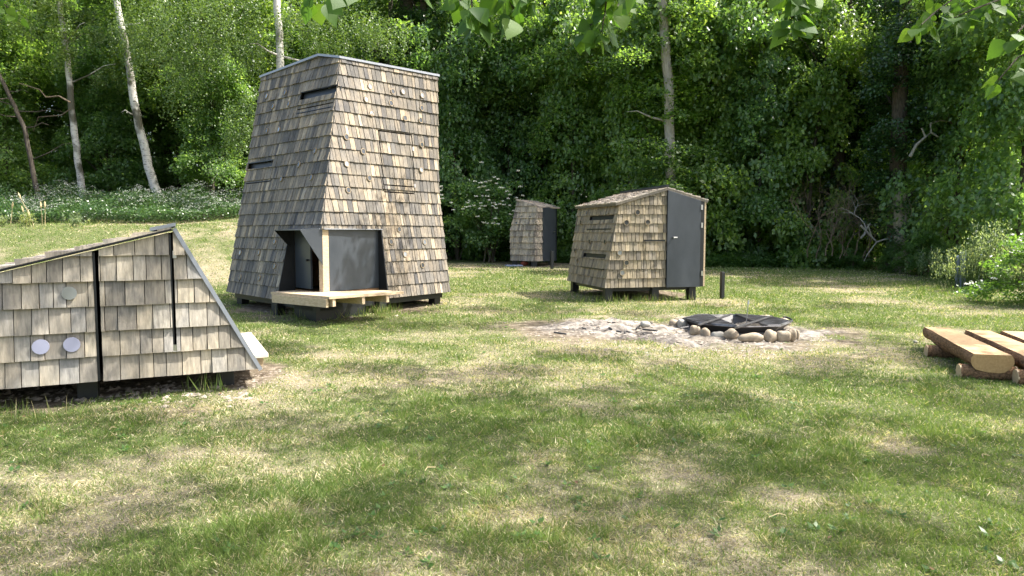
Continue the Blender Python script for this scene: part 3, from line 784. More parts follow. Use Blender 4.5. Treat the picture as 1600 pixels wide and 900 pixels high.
def bench(near, far, w_, h_, seed, label, sup=(.045, .66)):
    d = far - near; d.z = 0; dn = d.normalized(); sx = Vector((dn.y, -dn.x, 0))
    c = H(near, far, .5); root = empty('log_bench', (c.x, c.y, float(gz0(c.x, c.y))), label, 'bench', 'log benches in a row')
    half_log(root, near, far, w_, h_, seed)
    for k in sup:
        q = H(near, far, k); z = float(gz(q.x, q.y)); r = max(.04, (q.z - h_ * (1 - .15 * k) - z + .05) / 2); r = .07
        mb = MB(); a = Vector((q.x, q.y, z + r * .85)) - sx * (w_ * .5 + .10); b_ = a + sx * (w_ + .16)
        mb.tube([a + (b_ - a) * t for t in (0, .25, .5, .75, 1)], r, 14, jit=.04, cap=False); s = mb.build('support_log', M['pinebark'], root, smooth=True)
        for p, e2 in ((a, -1), (b_, 1)):
            eb = MB(); eb.tube([p + sx * .004 * e2, p - sx * .01 * e2], r * .99, 14); o = eb.build('cut_end', M['paleend'], root); o.parent = s
zt = .352
n1 = (PZ(1526, 554, zt) + PZ(1579, 554.5, zt)) / 2; f1 = (PZ(1447, 511.5, zt + .03) + PZ(1480, 511.5, zt + .03)) / 2
wN = (PZ(1526, 554, zt) - PZ(1579, 554.5, zt)).length
bench(n1, f1, wN, .18, 1, 'half-log bench with its whole sawn end face showing, leftmost of the row')
dv = f1 - n1
f2 = (PZ(1513, 516, zt + .02) + PZ(1545, 516, zt + .02)) / 2; bench(f2 - dv * 1.05, f2, wN * .95, .175, 2, 'half-log bench with dark flaky bark, between two others at the right edge')
f3 = (PZ(1569, 517.5, zt + .02) + PZ(1601, 517.5, zt + .02)) / 2; bench(f3 - dv * 1.05, f3, wN * .95, .175, 3, 'half-log bench cut by the picture edge, only its far end showing')

# ------------------------------------------------------------------ fire pan
def firepit():
    zr = .275; c = PZ(1150, 501, zr); R = .70
    root = empty('fire_pan', (c.x, c.y, float(gz0(c.x, c.y))), 'dark octagonal steel fire pan with two grates and cross bars, ringed by stones', 'fire pan')
    n = 8; ang = [math.pi / n + 2 * math.pi * k / n for k in range(n)]; rot = .15
    def ringp(r, z): return [Vector((c.x + r * math.cos(a + rot), c.y + r * math.sin(a + rot), z)) for a in ang]
    mb = MB(); o1, o0 = ringp(R, zr), ringp(R * .7, zr - .19); i1, i0 = ringp(R - .012, zr), ringp(R * .7 - .012, zr - .175)
    for k in range(n):
        j = (k + 1) % n; mb.poly([o0[k], o0[j], o1[j], o1[k]]); mb.poly([i1[k], i1[j], i0[j], i0[k]]); mb.poly([o1[k], o1[j], i1[j], i1[k]])
    mb.poly(i0); mb.poly(o0[::-1]); pan = mb.build('pan', M['iron'], root)
    mb = MB(); rr = ringp(R + .004, zr + .003); mb.tube(rr + rr[:1], .009, 6); mb.build('rim', M['ironbar'], root)
    # grates: perforated plates left and right
    for side in (-1, 1):
        gmb = MB(); y0, y1 = (-.42, .40)
        pts = []
        for q in ringp(R * .99, zr + .012):
            pts.append((q.x - c.x, q.y - c.y))
        cut = .20
        pl = clip(pts, side, 0, -cut) if True else pts
        xs = [p[0] for p in pl]; ys = [p[1] for p in pl]
        # bars both ways clipped to the polygon
        def inside(x, y):
            s_ = [(pl[i][0] - x) * (pl[(i + 1) % len(pl)][1] - y) - (pl[i][1] - y) * (pl[(i + 1) % len(pl)][0] - x) for i in range(len(pl))]
            return all(q >= 0 for q in s_) or all(q <= 0 for q in s_)
        st = .03
        x = min(xs) + .01
        while x < max(xs):
            yy = [y for y in np.arange(min(ys), max(ys), .01) if inside(x, y)]
            if len(yy) > 3: gmb.box((c.x + x, c.y + (yy[0] + yy[-1]) / 2, zr + .014), (.0055, 0, 0), (0, (yy[-1] - yy[0]) / 2, 0), (0, 0, .003))
            x += st
        y = min(ys) + .01
        while y < max(ys):
            xx = [x for x in np.arange(min(xs), max(xs), .01) if inside(x, y)]
            if len(xx) > 3: gmb.box((c.x + (xx[0] + xx[-1]) / 2, c.y + y, zr + .0175), ((xx[-1] - xx[0]) / 2, 0, 0), (0, .0055, 0), (0, 0, .003))
            y += st
        for i in range(len(pl)):
            a, b_ = pl[i], pl[(i + 1) % len(pl)]; gmb.tube([(c.x + a[0], c.y + a[1], zr + .016), (c.x + b_[0], c.y + b_[1], zr + .016)], .008, 6)
        gr = gmb.build('grate', M['ironbar'], root)
        if side > 0:
            mb = MB(); hp = Vector((c.x + R * 1.0, c.y - .02, zr + .02)); mb.tube([hp + Vector((.12 * math.cos(t) * .5 - .02, .10 * math.sin(t), .02 * math.sin(t))) for t in np.linspace(-1.8, 1.8, 10)], .012, 8)
            mb.build('handle', M['iron'], root).parent = gr
    for (x0, y0, x1, y1) in ((1092, 507.5, 1143, 490.5), (1150.5, 511.5, 1206, 493.5)):
        a = PZ(x0, y0, zr + .045); b_ = PZ(x1, y1, zr + .045); d = (b_ - a).normalized(); s_ = Vector((-d.y, d.x, 0))
        mb = MB(); m_ = (a + b_) / 2; mb.box(m_, d * (b_ - a).length / 2, s_ * .02, (0, 0, .005)); mb.box(m_ + s_ * .02 - Vector((0, 0, .012)), d * (b_ - a).length / 2, s_ * .003, (0, 0, .014)); mb.build('cross_bar', M['ironbar'], root)
    mb = MB(); a = PZ(1166, 506, zr - .05); b_ = Vector((a.x + .02, a.y, zr + .22)); mb.tube([a, b_], .006, 6); mb.tube([b_, b_ + Vector((.004, 0, .05))], [.016, .010], 8); mb.build('lifting_hook', M['steel'], root)
    for dx in (-.03, .05):
        mb = MB(); q = Vector((c.x + dx * 3, c.y + R * .86, zr - .03)); mb.tube([q, q + Vector((0, -.02, 0))], .008, 8); mb.build('bolt', M['steel'], root)
    return c, R
FC, FR = firepit()
def rock(name, c, sx, sy, sz, seed, mtl, label=None, cat=None, group=None, rz=0, bean=0., n=2, kind=None):
    rs = np.random.RandomState(seed)
    # icosphere by numpy: use uv sphere with jitter
    nu, nv = 18, 11; vs = []; fs = []
    k = rs.rand(6) * 6
    for j in range(nv):
        ph = math.pi * j / (nv - 1)
        for i in range(nu):
            th = 2 * math.pi * i / nu
            d = np.array([math.sin(ph) * math.cos(th), math.sin(ph) * math.sin(th), math.cos(ph)])
            r = 1 + .09 * math.sin(2.3 * d[0] * 2 + k[0]) + .08 * math.sin(3 * d[1] + k[1]) + .07 * math.sin(3.5 * d[2] + k[2]) + .03 * math.sin(7 * d[0] + 5 * d[1] + k[3])
            d = np.sign(d) * np.abs(d) ** .85
            x, y, z = d * r
            z += -bean * x * x * .3 + bean * .1
            vs.append((x * sx, y * sy, z * sz))
    for j in range(nv - 1):
        for i in range(nu):
            a = j * nu + i; b_ = j * nu + (i + 1) % nu; fs.append([a, a + nu, b_ + nu, b_])
    o = npmesh(name, np.array(vs), fs, M[mtl], None, None, True); o.location = c; o.rotation_euler = (0, 0, rz)
    return tag(o, label, cat, group, kind)
def stones():
    k = 1600 / 220
    lst = [(330, 335, 120, 105, 'rounded beige stone half buried in ash, left front of the fire pan', 0), (450, 365, 132, 100, 'smooth round tan stone, second from the left before the fire pan', 0),
           (590, 392, 152, 85, 'low flattish pale grey stone before the fire pan', 0), (745, 380, 165, 125, 'bulky round beige stone before the middle of the fire pan', 0),
           (980, 425, 318, 125, 'long bean-shaped beige stone, biggest before the fire pan', .8), (1187, 408, 152, 160, 'upright egg-shaped brown stone right of the long bean-shaped one', 0),
           (1335, 408, 165, 145, 'broad ruddy stone at the right corner of the fire pan', 0), (1432, 390, 95, 160, 'narrow tilted stone at the right end of the ring', 0),
           (1485, 385, 70, 120, 'small pale stone, outermost at the right of the ring', 0), (185, 262, 130, 110, 'whitish ash-dusted stone at the left tip of the fire pan', 0)]
    for i, (x, y, w_, h_, lb, bn) in enumerate(lst):
        px, py = 1040 + x / k, 470 + y / k; bot = G(px, py + h_ / k * .5)
        Y = bot.y + .08; sc = Y / F; hw, hh = w_ / k * sc / 2, h_ / k * sc / 2
        c = P(px, py, Y); c.z = max(c.z, float(gz(c.x, c.y)) + hh * .6)
        rock('stone', c, hw * .97, max(.06, min(hw, hh) * .85), hh, 30 + i, 'stonegrey' if i in (2, 9) else 'stone', lb, 'stone', 'stones round the fire pan', rz=.1 * (i % 3 - 1), bean=bn)
    # back of the ring, behind the pan
    for i, a in enumerate((0.35, 0.75, 2.5, 2.85)):
        x, y = FC.x + (FR + .1) * math.cos(a), FC.y + (FR + .1) * math.sin(a)
        rock('stone', (x, y, float(gz(x, y)) + .03), .09, .08, .065, 60 + i, 'stone', 'stone behind the rim of the fire pan, barely visible', 'stone', 'stones hidden behind the fire pan')
stones()
# marker posts
def marker(px, pyb, h, w_, label):
    g_ = G(px, pyb); r = empty('marker_post', (g_.x, g_.y, g_.z), label, 'post', 'thin dark marker posts')
    post(r, 'shaft', g_.x, g_.y, g_.z + h, w_, 'black', g_.z - .1, .3)
    mb = MB(); mb.box((g_.x, g_.y, g_.z + h + .004), (w_ * .8, 0, 0), (0, w_ * .8, 0), (0, 0, .004)); mb.build('cap', M['black'], r)
marker(1128, 467, .50, .034, 'thin dark square post on the lawn right of the tan cabin')
marker(862.5, 421, .55, .042, 'thin dark post before the grey door of the little far hut')
g_ = G(803, 416.5); mb = MB(); mb.box((g_.x, g_.y, g_.z + .03), (.27, .02, 0), (-.02, .12, 0), (0, 0, .022)); tag(mb.build('board', M['bluepost'], None, bevel=.004), 'flat blue-grey board lying on the ground left of the little far hut', 'board')
g_ = G(820, 417); rock('clay_lump', (g_.x, g_.y + .5, g_.z + .09), .13, .10, .10, 5, 'rust', 'rusty red lump lying in the shade under the little far hut', 'rubble')
# ------------------------------------------------------------------ ground
def wedge(px0, py0): return G(px0, py0)
SHX = G(150, 610)
ashC = G(950, 514); ash2 = G(1170, 530)
def ashmask(x, y):
    n_ = (fbm(x * 2.3, y * 2.3, 4) - .5)
    m1 = 1.15 - np.hypot((x - ashC.x) / 1.05, (y - ashC.y) / .80) + n_ * 1.1
    m2 = 1.15 - np.hypot((x - ash2.x + .1) / 1.25, (y - (FC.y - .2)) / 1.2) + n_ * 1.1
    return sm(np.maximum(m1, m2) * 2.2)
patches = [(850, 722, 55, 22), (1075, 742, 90, 30), (820, 815, 120, 30), (470, 600, 110, 24), (300, 640, 160, 16), (1390, 690, 60, 22), (1130, 850, 150, 30), (760, 490, 50, 6), (560, 560, 120, 14), (1280, 540, 60, 8), (640, 480, 60, 8), (1330, 452, 80, 8), (1360, 470, 60, 6), (430, 800, 90, 18), (110, 880, 90, 20), (1500, 520, 60, 8), (930, 640, 120, 16), (1250, 780, 90, 22)]
pw = []
for (a, b_, c, d) in patches:
    g0 = G(a, b_); g1 = G(a + c, b_); g2 = G(a, b_ - d); pw.append((g0.x, g0.y, abs(g1.x - g0.x), abs(g2.y - g0.y)))
def drymask(x, y):
    n1 = fbm(x * .55 + 3, y * .8 + 9, 4); n2 = fbm(x * 2.4, y * 3.2, 3)
    m = sm((n1 - .45) * 4.2) * .7 + (n2 - .5) * .8 + (fbm(x * 9, y * 11, 3) - .5) * .7
    for (a, b_, c, d) in pw: m = np.maximum(m, 1.05 - .75 * np.hypot((x - a) / c, (y - b_) / d) + (n2 - .5) * 1.4)
    return np.clip(m, 0, 1)
def baremask(x, y):
    # worn soil under the buildings
    s = np.zeros_like(np.asarray(x, float)); n_ = (fbm(x * 3, y * 3, 3) - .5) * .9
    A, B_ = G(-200, 640), G(390, 590); d = B_ - A; ln = math.hypot(d.x, d.y); ux, uy = d.x / ln, d.y / ln
    t = (x - A.x) * ux + (y - A.y) * uy; q = -(x - A.x) * uy + (y - A.y) * ux
    s = np.maximum(s, 1.5 - np.abs(q - .35) / .72 - np.maximum(0, np.abs(t - ln / 2) - ln / 2) / .3)
    for (cx, cy, r) in ((-3.1, 12.3, 1.9), (2.5, 14.0, 1.1), (.7, 23.4, 1.2)): s = np.maximum(s, 1.3 - np.hypot(x - cx, y - cy) / r)
    g0 = G(510, 487); s = np.maximum(s, .9 - np.hypot((x - g0.x) / .6, (y - g0.y) / .35))
    # track by the far wood edge
    s = np.maximum(s, .95 - np.abs(y - 22.1 - .03 * (x - 1)) / .45 - np.maximum(0, np.abs(x - .2) - 2.6) / .6)
    s = np.maximum(s, 1.25 - np.hypot((x - ashC.x) / 1.5, (y - ashC.y + .1) / 1.05)); s = np.maximum(s, 1.2 - np.hypot((x - ash2.x) / 1.6, (y - (FC.y - .35)) / 1.45))
    return sm((s + n_) * 1.4)
def axis(lo, hi, step, far):
    a = list(np.arange(lo, hi + 1e-6, step)); k = step * 4; p = lo; q = hi; l2 = []; r2 = []
    while p > -far: p -= k; l2.append(p); k *= 1.3
    k = step * 4
    while q < far: q += k; r2.append(q); k *= 1.3
    return np.array(l2[::-1] + a + r2)
xs = axis(-13, 14, .055, 250); ys = axis(2.0, 26, .055, 260); ys = ys[ys > -60]
X, Y = np.meshgrid(xs, ys, indexing='ij')
Z = gz(X, Y); am = ashmask(X, Y)
mound = np.clip(1 - np.hypot((X - ashC.x) / 1.0, (Y - ashC.y) / .62), 0, 1) * .12
Z = Z + mound + am * .11 * (fbm(X * 8, Y * 8, 3) - .5)
nx, ny = X.shape
idx = np.arange(nx * ny).reshape(nx, ny)
fc_ = np.stack([idx[:-1, :-1].ravel(), idx[1:, :-1].ravel(), idx[1:, 1:].ravel(), idx[:-1, 1:].ravel()], 1)
vv = np.stack([X.ravel(), Y.ravel(), Z.ravel()], 1)
m, t, b = mat('ground_soil_and_grass', .95, spec=.15); M['ground'] = m
nf = noise(t, 60, 6, pos(t), .75); nm = noise(t, 9, 5, pos(t), .7)
green = ramp(t, nf.outputs['Fac'], [(.32, (.03, .042, .016)), (.5, (.09, .115, .038)), (.7, (.18, .195, .075))]).outputs[0]
straw = ramp(t, nf.outputs['Fac'], [(.30, (.08, .065, .038)), (.5, (.26, .22, .145)), (.7, (.46, .40, .29))]).outputs[0]
soil = ramp(t, nm.outputs['Fac'], [(.3, (.06, .045, .032)), (.5, (.15, .12, .085)), (.7, (.34, .29, .215))]).outputs[0]
ashc = ramp(t, nm.outputs['Fac'], [(.32, (.09, .075, .06)), (.5, (.24, .215, .185)), (.68, (.44, .40, .35))]).outputs[0]
c = mixc(t, attr(t, 'dry').outputs['Fac'], green, straw); c = mixc(t, attr(t, 'bare').outputs['Fac'], c, soil); c = mixc(t, attr(t, 'ashy').outputs['Fac'], c, ashc)
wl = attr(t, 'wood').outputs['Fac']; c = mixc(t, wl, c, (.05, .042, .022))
L(t, c, b.inputs['Base Color']); bump(t, b, nf.outputs['Fac'], .6, .03)
def edgeY(x):
    """front line of the wood-edge undergrowth"""
    pts = [G(p[0], p[1]) for p in EDGE]; px = np.array([p.x for p in pts]); py = np.array([p.y for p in pts])
    return np.interp(x, px, py)
EDGE = [(690, 404), (760, 408), (880, 412), (1000, 416), (1100, 418), (1250, 419), (1380, 423), (1450, 434), (1500, 446), (1560, 468), (1640, 500)]
_ep = [G(p[0], p[1]) for p in EDGE]
EX = np.array([-60, -9, -3.8] + [p.x for p in _ep] + [30]); EY = np.array([19.6, 19.4, 25.5] + [p.y for p in _ep] + [6.5])
def ey(x): return np.interp(x, EX, EY)
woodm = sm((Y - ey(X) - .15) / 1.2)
npmesh('ground', vv, fc_, M['ground'], None, {'dry': ('POINT', drymask(X, Y).ravel()), 'bare': ('POINT', baremask(X, Y).ravel()), 'ashy': ('POINT', am.ravel()), 'wood': ('POINT', woodm.ravel())}, True)['kind'] = 'structure'

# ------------------------------------------------------------------ grass blades
def leafquads(base, d, wv, fold, ln, wd_):
    """base, unit dir d, unit width wv, normal; returns verts (N*4,3), faces"""
    n_ = np.cross(d, wv)
    tip = base + d * ln[:, None]
    m_ = base + d * (ln * .42)[:, None] - n_ * (fold * ln)[:, None]
    a = m_ + wv * (wd_ * .5)[:, None]; b_ = m_ - wv * (wd_ * .5)[:, None]
    v_ = np.stack([base, a, tip, b_], 1).reshape(-1, 3)
    f = np.arange(len(base) * 4).reshape(-1, 4)
    return v_, f
def unit(a): return a / np.maximum(1e-9, np.linalg.norm(a, axis=1))[:, None]
def grass():
    rs = np.random.RandomState(11)
    n = 820000; dmin, dmax = 2.5, 23.
    dd = np.exp(rs.uniform(math.log(dmin), math.log(dmax), n)); x = rs.uniform(-.86, .86, n) * dd
    q_ = n // 5; x[:q_] = (rs.uniform(.84, 1.5, q_) * dd[:q_] + .3) * np.where(rs.rand(q_) < .5, -1, 1)
    dry = drymask(x, dd); bare = np.maximum(baremask(x, dd), ashmask(x, dd))
    keep = (rs.rand(n) > bare * 1.25) & (rs.rand(n) > .25 * dry) & (dd < ey(x) + .5)
    x, dd, dry = x[keep], dd[keep], dry[keep]; n = len(x)
    ll = fbm(x * 1.7 + 40, dd * 1.7, 3); tall = sm((ll - .5) * 5) * .6 + .9 * sm((fbm(x * 6, dd * 6, 2) - .55) * 6)
    far = np.clip(dd / 9, 1, 3)
    ln = (.016 + .038 * rs.rand(n) ** 1.5) * (.8 + .9 * tall) * (1 - .35 * dry) * far ** .45
    wd_ = (.0026 + .003 * rs.rand(n)) * far ** .9 * np.clip(dd / 4, .9, 1.8)
    isd = rs.rand(n) < (.21 + .66 * dry)
    lean = np.where(isd, rs.uniform(.7, 1.5, n), rs.uniform(.15, 1.05, n)); az = rs.uniform(0, 2 * math.pi, n)
    d = np.stack([np.sin(lean) * np.cos(az), np.sin(lean) * np.sin(az), np.cos(lean)], 1)
    wv = unit(np.cross(d, rs.normal(size=(n, 3))))
    base = np.stack([x, dd, gz(x, dd) + np.clip(1 - np.hypot((x - ashC.x) / 1.0, (dd - ashC.y) / .62), 0, 1) * .12 - .003], 1)
    v_, f = leafquads(base, d, wv, np.full(n, .02), ln, wd_)
    # attribute: 0..0.5 green, 0.5..1 straw
    g_ = np.clip(.25 * rs.rand(n) + .25 * fbm(x * .8, dd * .8 + 30, 3), 0, .49); r = np.where(isd, .55 + .45 * rs.rand(n), g_)
    m, t, b = mat('grass_blade', .55, spec=.3)
    a = attr(t, 'rnd').outputs['Fac']
    c = ramp(t, a, [(0, (.065, .115, .026)), (.2, (.125, .19, .045)), (.48, (.23, .285, .085)), (.56, (.33, .30, .15)), (.8, (.50, .43, .26)), (1, (.66, .60, .43))]).outputs[0]
    L(t, c, b.inputs['Base Color']); tr = t.nodes.new('ShaderNodeBsdfTranslucent'); L(t, mixc(t, 1., c, (1.5, 1.6, .8), 'MULTIPLY'), tr.inputs[0])
    ms = t.nodes.new('ShaderNodeMixShader'); ms.inputs[0].default_value = .35; L(t, b.outputs[0], ms.inputs[1]); L(t, tr.outputs[0], ms.inputs[2]); L(t, ms.outputs[0], t.nodes['Material Output'].inputs[0])
    o = npmesh('lawn_grass', v_, f, m, None, {'rnd': ('FACE', r)}); tag(o, 'short mown lawn grass with straw patches', 'grass', kind='stuff')
    # long tufts round legs and bases
    pts = []
    for (a0, b0, s, k) in ((598, 492, 14, 260), (470, 497, 30, 120), (560, 496, 30, 80), (320, 613, 20, 50), (60, 660, 70, 60), (985, 474, 40, 220), (930, 464, 30, 90), (1050, 472, 30, 80), (850, 500, 20, 100)):
        for i in range(k):
            p = G(a0 + random.gauss(0, s), b0 + random.gauss(0, 3)); pts.append((p.x, p.y, p.z))
    b3 = np.array(pts); n = len(b3)
    lean = rs.uniform(0, .7, n); az = rs.uniform(0, 6.28, n); d = np.stack([np.sin(lean) * np.cos(az), np.sin(lean) * np.sin(az), np.cos(lean)], 1)
    wv = unit(np.cross(d, rs.normal(size=(n, 3)))); v_, f = leafquads(b3, d, wv, np.full(n, .03), rs.uniform(.07, .22, n), rs.uniform(.004, .008, n))
    o = npmesh('long_grass', v_, f, m, None, {'rnd': ('FACE', np.where(rs.rand(n) < .15, .7, rs.uniform(.05, .45, n)))}); tag(o, 'longer unmown grass round the legs of the shelters', 'grass', kind='stuff')
    return m
M['grass'] = grass()
def clover():
    rs = np.random.RandomState(17); out = []
    for i in range(420):
        d = math.exp(rs.uniform(math.log(2.8), math.log(10))); x = rs.uniform(-.8, .8) * d
        if fbm(np.array(x * 1.1 + 60), np.array(d * 1.1), 2) < .5 or ashmask(x, d) > .2: continue
        k = rs.randint(5, 12); c = np.array([x, d, float(gz(x, d)) + .012]); a = rs.rand(k) * 6.28
        dd = np.stack([np.cos(a), np.sin(a), rs.uniform(.1, .6, k)], 1); dd = unit(dd); nn = unit(np.stack([rs.normal(0, .2, k), rs.normal(0, .2, k), np.ones(k)], 1)); wv = unit(np.cross(nn, dd))
        p = c + dd * rs.uniform(0, .02, k)[:, None]; l_ = rs.uniform(.018, .045, k); out.append(leafquads(p, dd, wv, np.full(k, .08), l_, l_ * rs.uniform(.35, .7, k)))
    vs = []; fs = []; k = 0
    for v_, f in out: vs.append(v_); fs.append(f + k); k += len(v_)
    v_ = np.concatenate(vs); f = np.concatenate(fs)
    tag(npmesh('lawn_weeds', v_, f, M['leaf_weed'], None, {'rnd': ('FACE', rs.rand(len(f)))}), 'small broad-leaved weeds and clover growing in the lawn', 'weeds', kind='stuff')
clover()
def litter():
    # pebbles, clods, dead leaves: uncountable
    rs = random.Random(4); mb = MB()
    def blob(c, r):
        an = rs.uniform(0, 3); q = [Vector((rs.uniform(.7, 1.2) * x, rs.uniform(.7, 1.2) * y, rs.uniform(.35, .6) * z)) * r + c for x, y, z in ((math.cos(an), math.sin(an), 0), (-math.sin(an), math.cos(an), .3), (-math.cos(an), -math.sin(an), 0), (math.sin(an), -math.cos(an), .3), (.3, .2, 1), (0, 0, -1), )]
        b0 = len(mb.v); mb.v += [tuple(p) for p in q]
        for a, b_, c_ in ((0, 1, 4), (1, 2, 4), (2, 3, 4), (3, 0, 4), (1, 0, 5), (2, 1, 5), (3, 2, 5), (0, 3, 5)): mb.f.append([b0 + a, b0 + b_, b0 + c_]); mb.a.append(0)
    for i in range(420):
        p = G(rs.uniform(-60, 400), rs.gauss(612, 10)); blob(p, rs.uniform(.006, .03) if rs.random() < .9 else .045)
    for i in range(240): blob(G(rs.gauss(420, 40), rs.gauss(592, 10)), rs.uniform(.004, .018))
    for i in range(160): blob(G(rs.gauss(510, 45), rs.gauss(486, 4)), rs.uniform(.01, .05))
    tag(mb.build('rubble', M['soilstone']), 'loose stones and soil under the shelters', 'rubble', kind='stuff')
    mb = MB()
    for i in range(700):
        p = G(rs.gauss(950, 60), rs.gauss(513, 7)) if i % 2 else G(rs.gauss(1150, 90), rs.gauss(535, 9))
        p.z += float(np.clip(1 - math.hypot((p.x - ashC.x) / 1.0, (p.y - ashC.y) / .62), 0, 1) * .12); blob(p, rs.uniform(.005, .02))
    tag(mb.build('ash_clods', M['ash']), 'pale ash and charcoal clods heaped left of the fire pan', 'ash', kind='stuff')
    mb = MB()
    for i in range(520):
        p = G(rs.gauss(960, 80), rs.gauss(520, 11)) if i % 2 else G(rs.gauss(1150, 95), rs.gauss(542, 8))
        p.z += float(np.clip(1 - math.hypot((p.x - ashC.x) / 1.0, (p.y - ashC.y) / .62), 0, 1) * .12); blob(p, rs.uniform(.006, .032))
    tag(mb.build('soil_crumbs', M['soilstone']), 'brown soil crumbs round the ash heap and fire pan', 'soil', kind='stuff')
    mb = MB()
    for i in range(14):
        p = G(rs.gauss(1000, 60), rs.gauss(520, 8)); p.z += .05; a = rs.uniform(0, 3); d = Vector((math.cos(a), math.sin(a), .1)); blob(p, .022)
        mb.tube([p, p + d * rs.uniform(.05, .18)], .012, 5)
    tag(mb.build('charcoal_bits', M['iron']), 'black charred sticks scattered in the ash', 'charcoal', kind='stuff')
    mb = MB()
    for i in range(34):
        p = G(rs.uniform(-50, 1650), 430 + 470 * rs.random() ** .7); a = rs.uniform(0, 6.28); u = Vector((math.cos(a), math.sin(a), rs.uniform(-.3, .3))); v = Vector((-u.y, u.x, rs.uniform(-.3, .3)))
        s = rs.uniform(.01, .02); p.z += .016; mb.poly([p - u * s, p - v * s * .6, p + u * s, p + v * s * .6 + Vector((0, 0, s * .4))])
    tag(mb.build('fallen_leaves', M['dryleaf']), 'dry brown leaves scattered on the lawn', 'fallen leaves', kind='stuff')
    mb = MB()
    for i in range(40):
        p = G(rs.uniform(-50, 1650), 560 + 340 * rs.random()); a = rs.uniform(0, 6.28); d = Vector((math.cos(a), math.sin(a), 0)) * rs.uniform(.04, .12); p.z += .02
        mb.tube([p, p + d * .5 + Vector((rs.uniform(-.02, .02), rs.uniform(-.02, .02), .01)), p + d], .0022, 4)
    tag(mb.build('dry_stalks', M['straw']), 'thin dry stalks and twigs lying in the grass', 'twigs', kind='stuff')
litter()
for px, py, s, lb in ((1008, 519, .05, 'angular grey stone standing out of the ash heap'), (1430, 536, .018, 'tiny white stone on the lawn left of the log benches')):
    p = G(px, py); rock('stone', (p.x, p.y, p.z + s * .8 + (.05 if s > .03 else 0)), s * 1.3, s, s, px, 'stonegrey', lb, 'stone')
# ------------------------------------------------------------------ foliage
RS = np.random.RandomState(21)
def spray(rs, c, out, R, n, ls, thick=.18, droop=.25, up=.75):
    """a flattened bough of leaves round c, leaning outwards"""
    nrm = np.array([out[0] * (1 - up), out[1] * (1 - up), up]); nrm = nrm / np.linalg.norm(nrm)
    t1 = np.cross(nrm, [0.13, .2, 1.]); t1 /= np.linalg.norm(t1); t2 = np.cross(nrm, t1)
    r = R * np.sqrt(rs.rand(n)) * (1 - .25 * rs.rand(n)); a = rs.rand(n) * 6.283; a = np.round(a * 1.6) / 1.6 + rs.normal(0, .16, n)
    p = c + t1 * (r * np.cos(a))[:, None] + t2 * (r * np.sin(a) * .75)[:, None] + nrm * (rs.normal(0, thick * R, n) - droop * r * r / R)[:, None]
    ln = nrm + rs.normal(0, .58, (n, 3)); ln = unit(ln)
    d = unit((p - c) * .8 / max(R, .01) + rs.normal(0, .6, (n, 3)) + np.array([0, 0, -.35])); d = unit(d - ln * (d * ln).sum(1)[:, None])
    wv = np.cross(ln, d); l_ = ls * rs.uniform(.65, 1.25, n)
    return leafquads(p, d, wv, rs.uniform(.0, .12, n), l_, l_ * rs.uniform(.6, .85, n))
def join(parts):
    vs = []; fs = []; k = 0
    for v_, f in parts: vs.append(v_); fs.append(f + k); k += len(v_)
    return np.concatenate(vs), np.concatenate(fs)
def meshdata(o):
    me = o.data; D.objects.remove(o); return me
def leafmesh(name, parts, mtl, seed=0):
    v_, f = join(parts); rs = np.random.RandomState(seed)
    n = len(f); r = rs.rand(n); blk = np.repeat(rs.rand(n // 60 + 1), 60)[:n]; r = np.clip(.62 * r + .38 * blk, 0, 1)
    return npmesh(name, v_, f, mtl, None, {'rnd': ('FACE', r)})
def crown_parts(seed, z0, z1, R, nb, nl, ls, profile, Rb=(.5, 1.05), inner=.35, hole=.0):
    rs = np.random.RandomState(seed); out = []; ctr = []
    ph = rs.rand(5) * 6
    for i in range(nb):
        z = z0 + (z1 - z0) * rs.rand(); a = rs.rand() * 6.283; t = (z - z0) / (z1 - z0)
        rr = R * profile(t) * (1 + .22 * math.sin(3 * a + ph[0] + 4 * t) + .15 * math.sin(5 * a + ph[1] - 7 * t))
        k = inner + (1 - inner) * rs.rand() ** .45; rr *= k
        c = np.array([rr * math.cos(a), rr * math.sin(a), z]); o = np.array([math.cos(a), math.sin(a)])
        rb = rs.uniform(*Rb); out.append(spray(rs, c, o, rb, int(nl * rb / Rb[1] * rs.uniform(.7, 1.2)), ls, up=rs.uniform(.55, .85))); ctr.append(c)
    return out, ctr
def trunk_mesh(seed, H_, r0, ctr, bark_, lean=.3, nl=14, top=None, nseg=14):
    rs = random.Random(seed); mb = MB(); pts = []; rd = []; lx, ly = rs.uniform(-lean, lean), rs.uniform(-lean, lean)
    for i in range(nseg + 1):
        t = i / nseg; pts.append(Vector((lx * t + .08 * math.sin(5 * t + seed), ly * t + .08 * math.sin(4 * t + seed * 2), -.2 + (H_ + .2) * t))); rd.append(r0 * (1 - .72 * t) * (1 + .35 * max(0, .08 - t) / .08))
    mb.tube(pts, rd, 10, jit=.05)
    sel = rs.sample(ctr, min(nl, len(ctr)))
    for c in sel:
        c = Vector(c); zb = max(.3, min(H_ * .95, c.z - c.xy.length * rs.uniform(.35, .8))); t = zb / H_
        i = min(nseg, max(0, int(t * nseg))); a = pts[i]; r = rd[i] * .42
        m_ = H(a, c, .5) + Vector((rs.uniform(-.2, .2), rs.uniform(-.2, .2), rs.uniform(-.05, .35)))
        mb.tube([a, H(a, m_, .5) + Vector((0, 0, .05)), m_, H(m_, c, .5) + Vector((rs.uniform(-.1, .1), rs.uniform(-.1, .1), .06)), c], [r, r * .8, r * .55, r * .35, r * .12], 6)
        for q in range(2):
            e_ = H(m_, c, rs.random()) ; mb.tube([e_, e_ + Vector((rs.uniform(-.5, .5), rs.uniform(-.5, .5), rs.uniform(-.2, .4)))], [r * .25, r * .06], 4)
    return mb
PROTO = {}
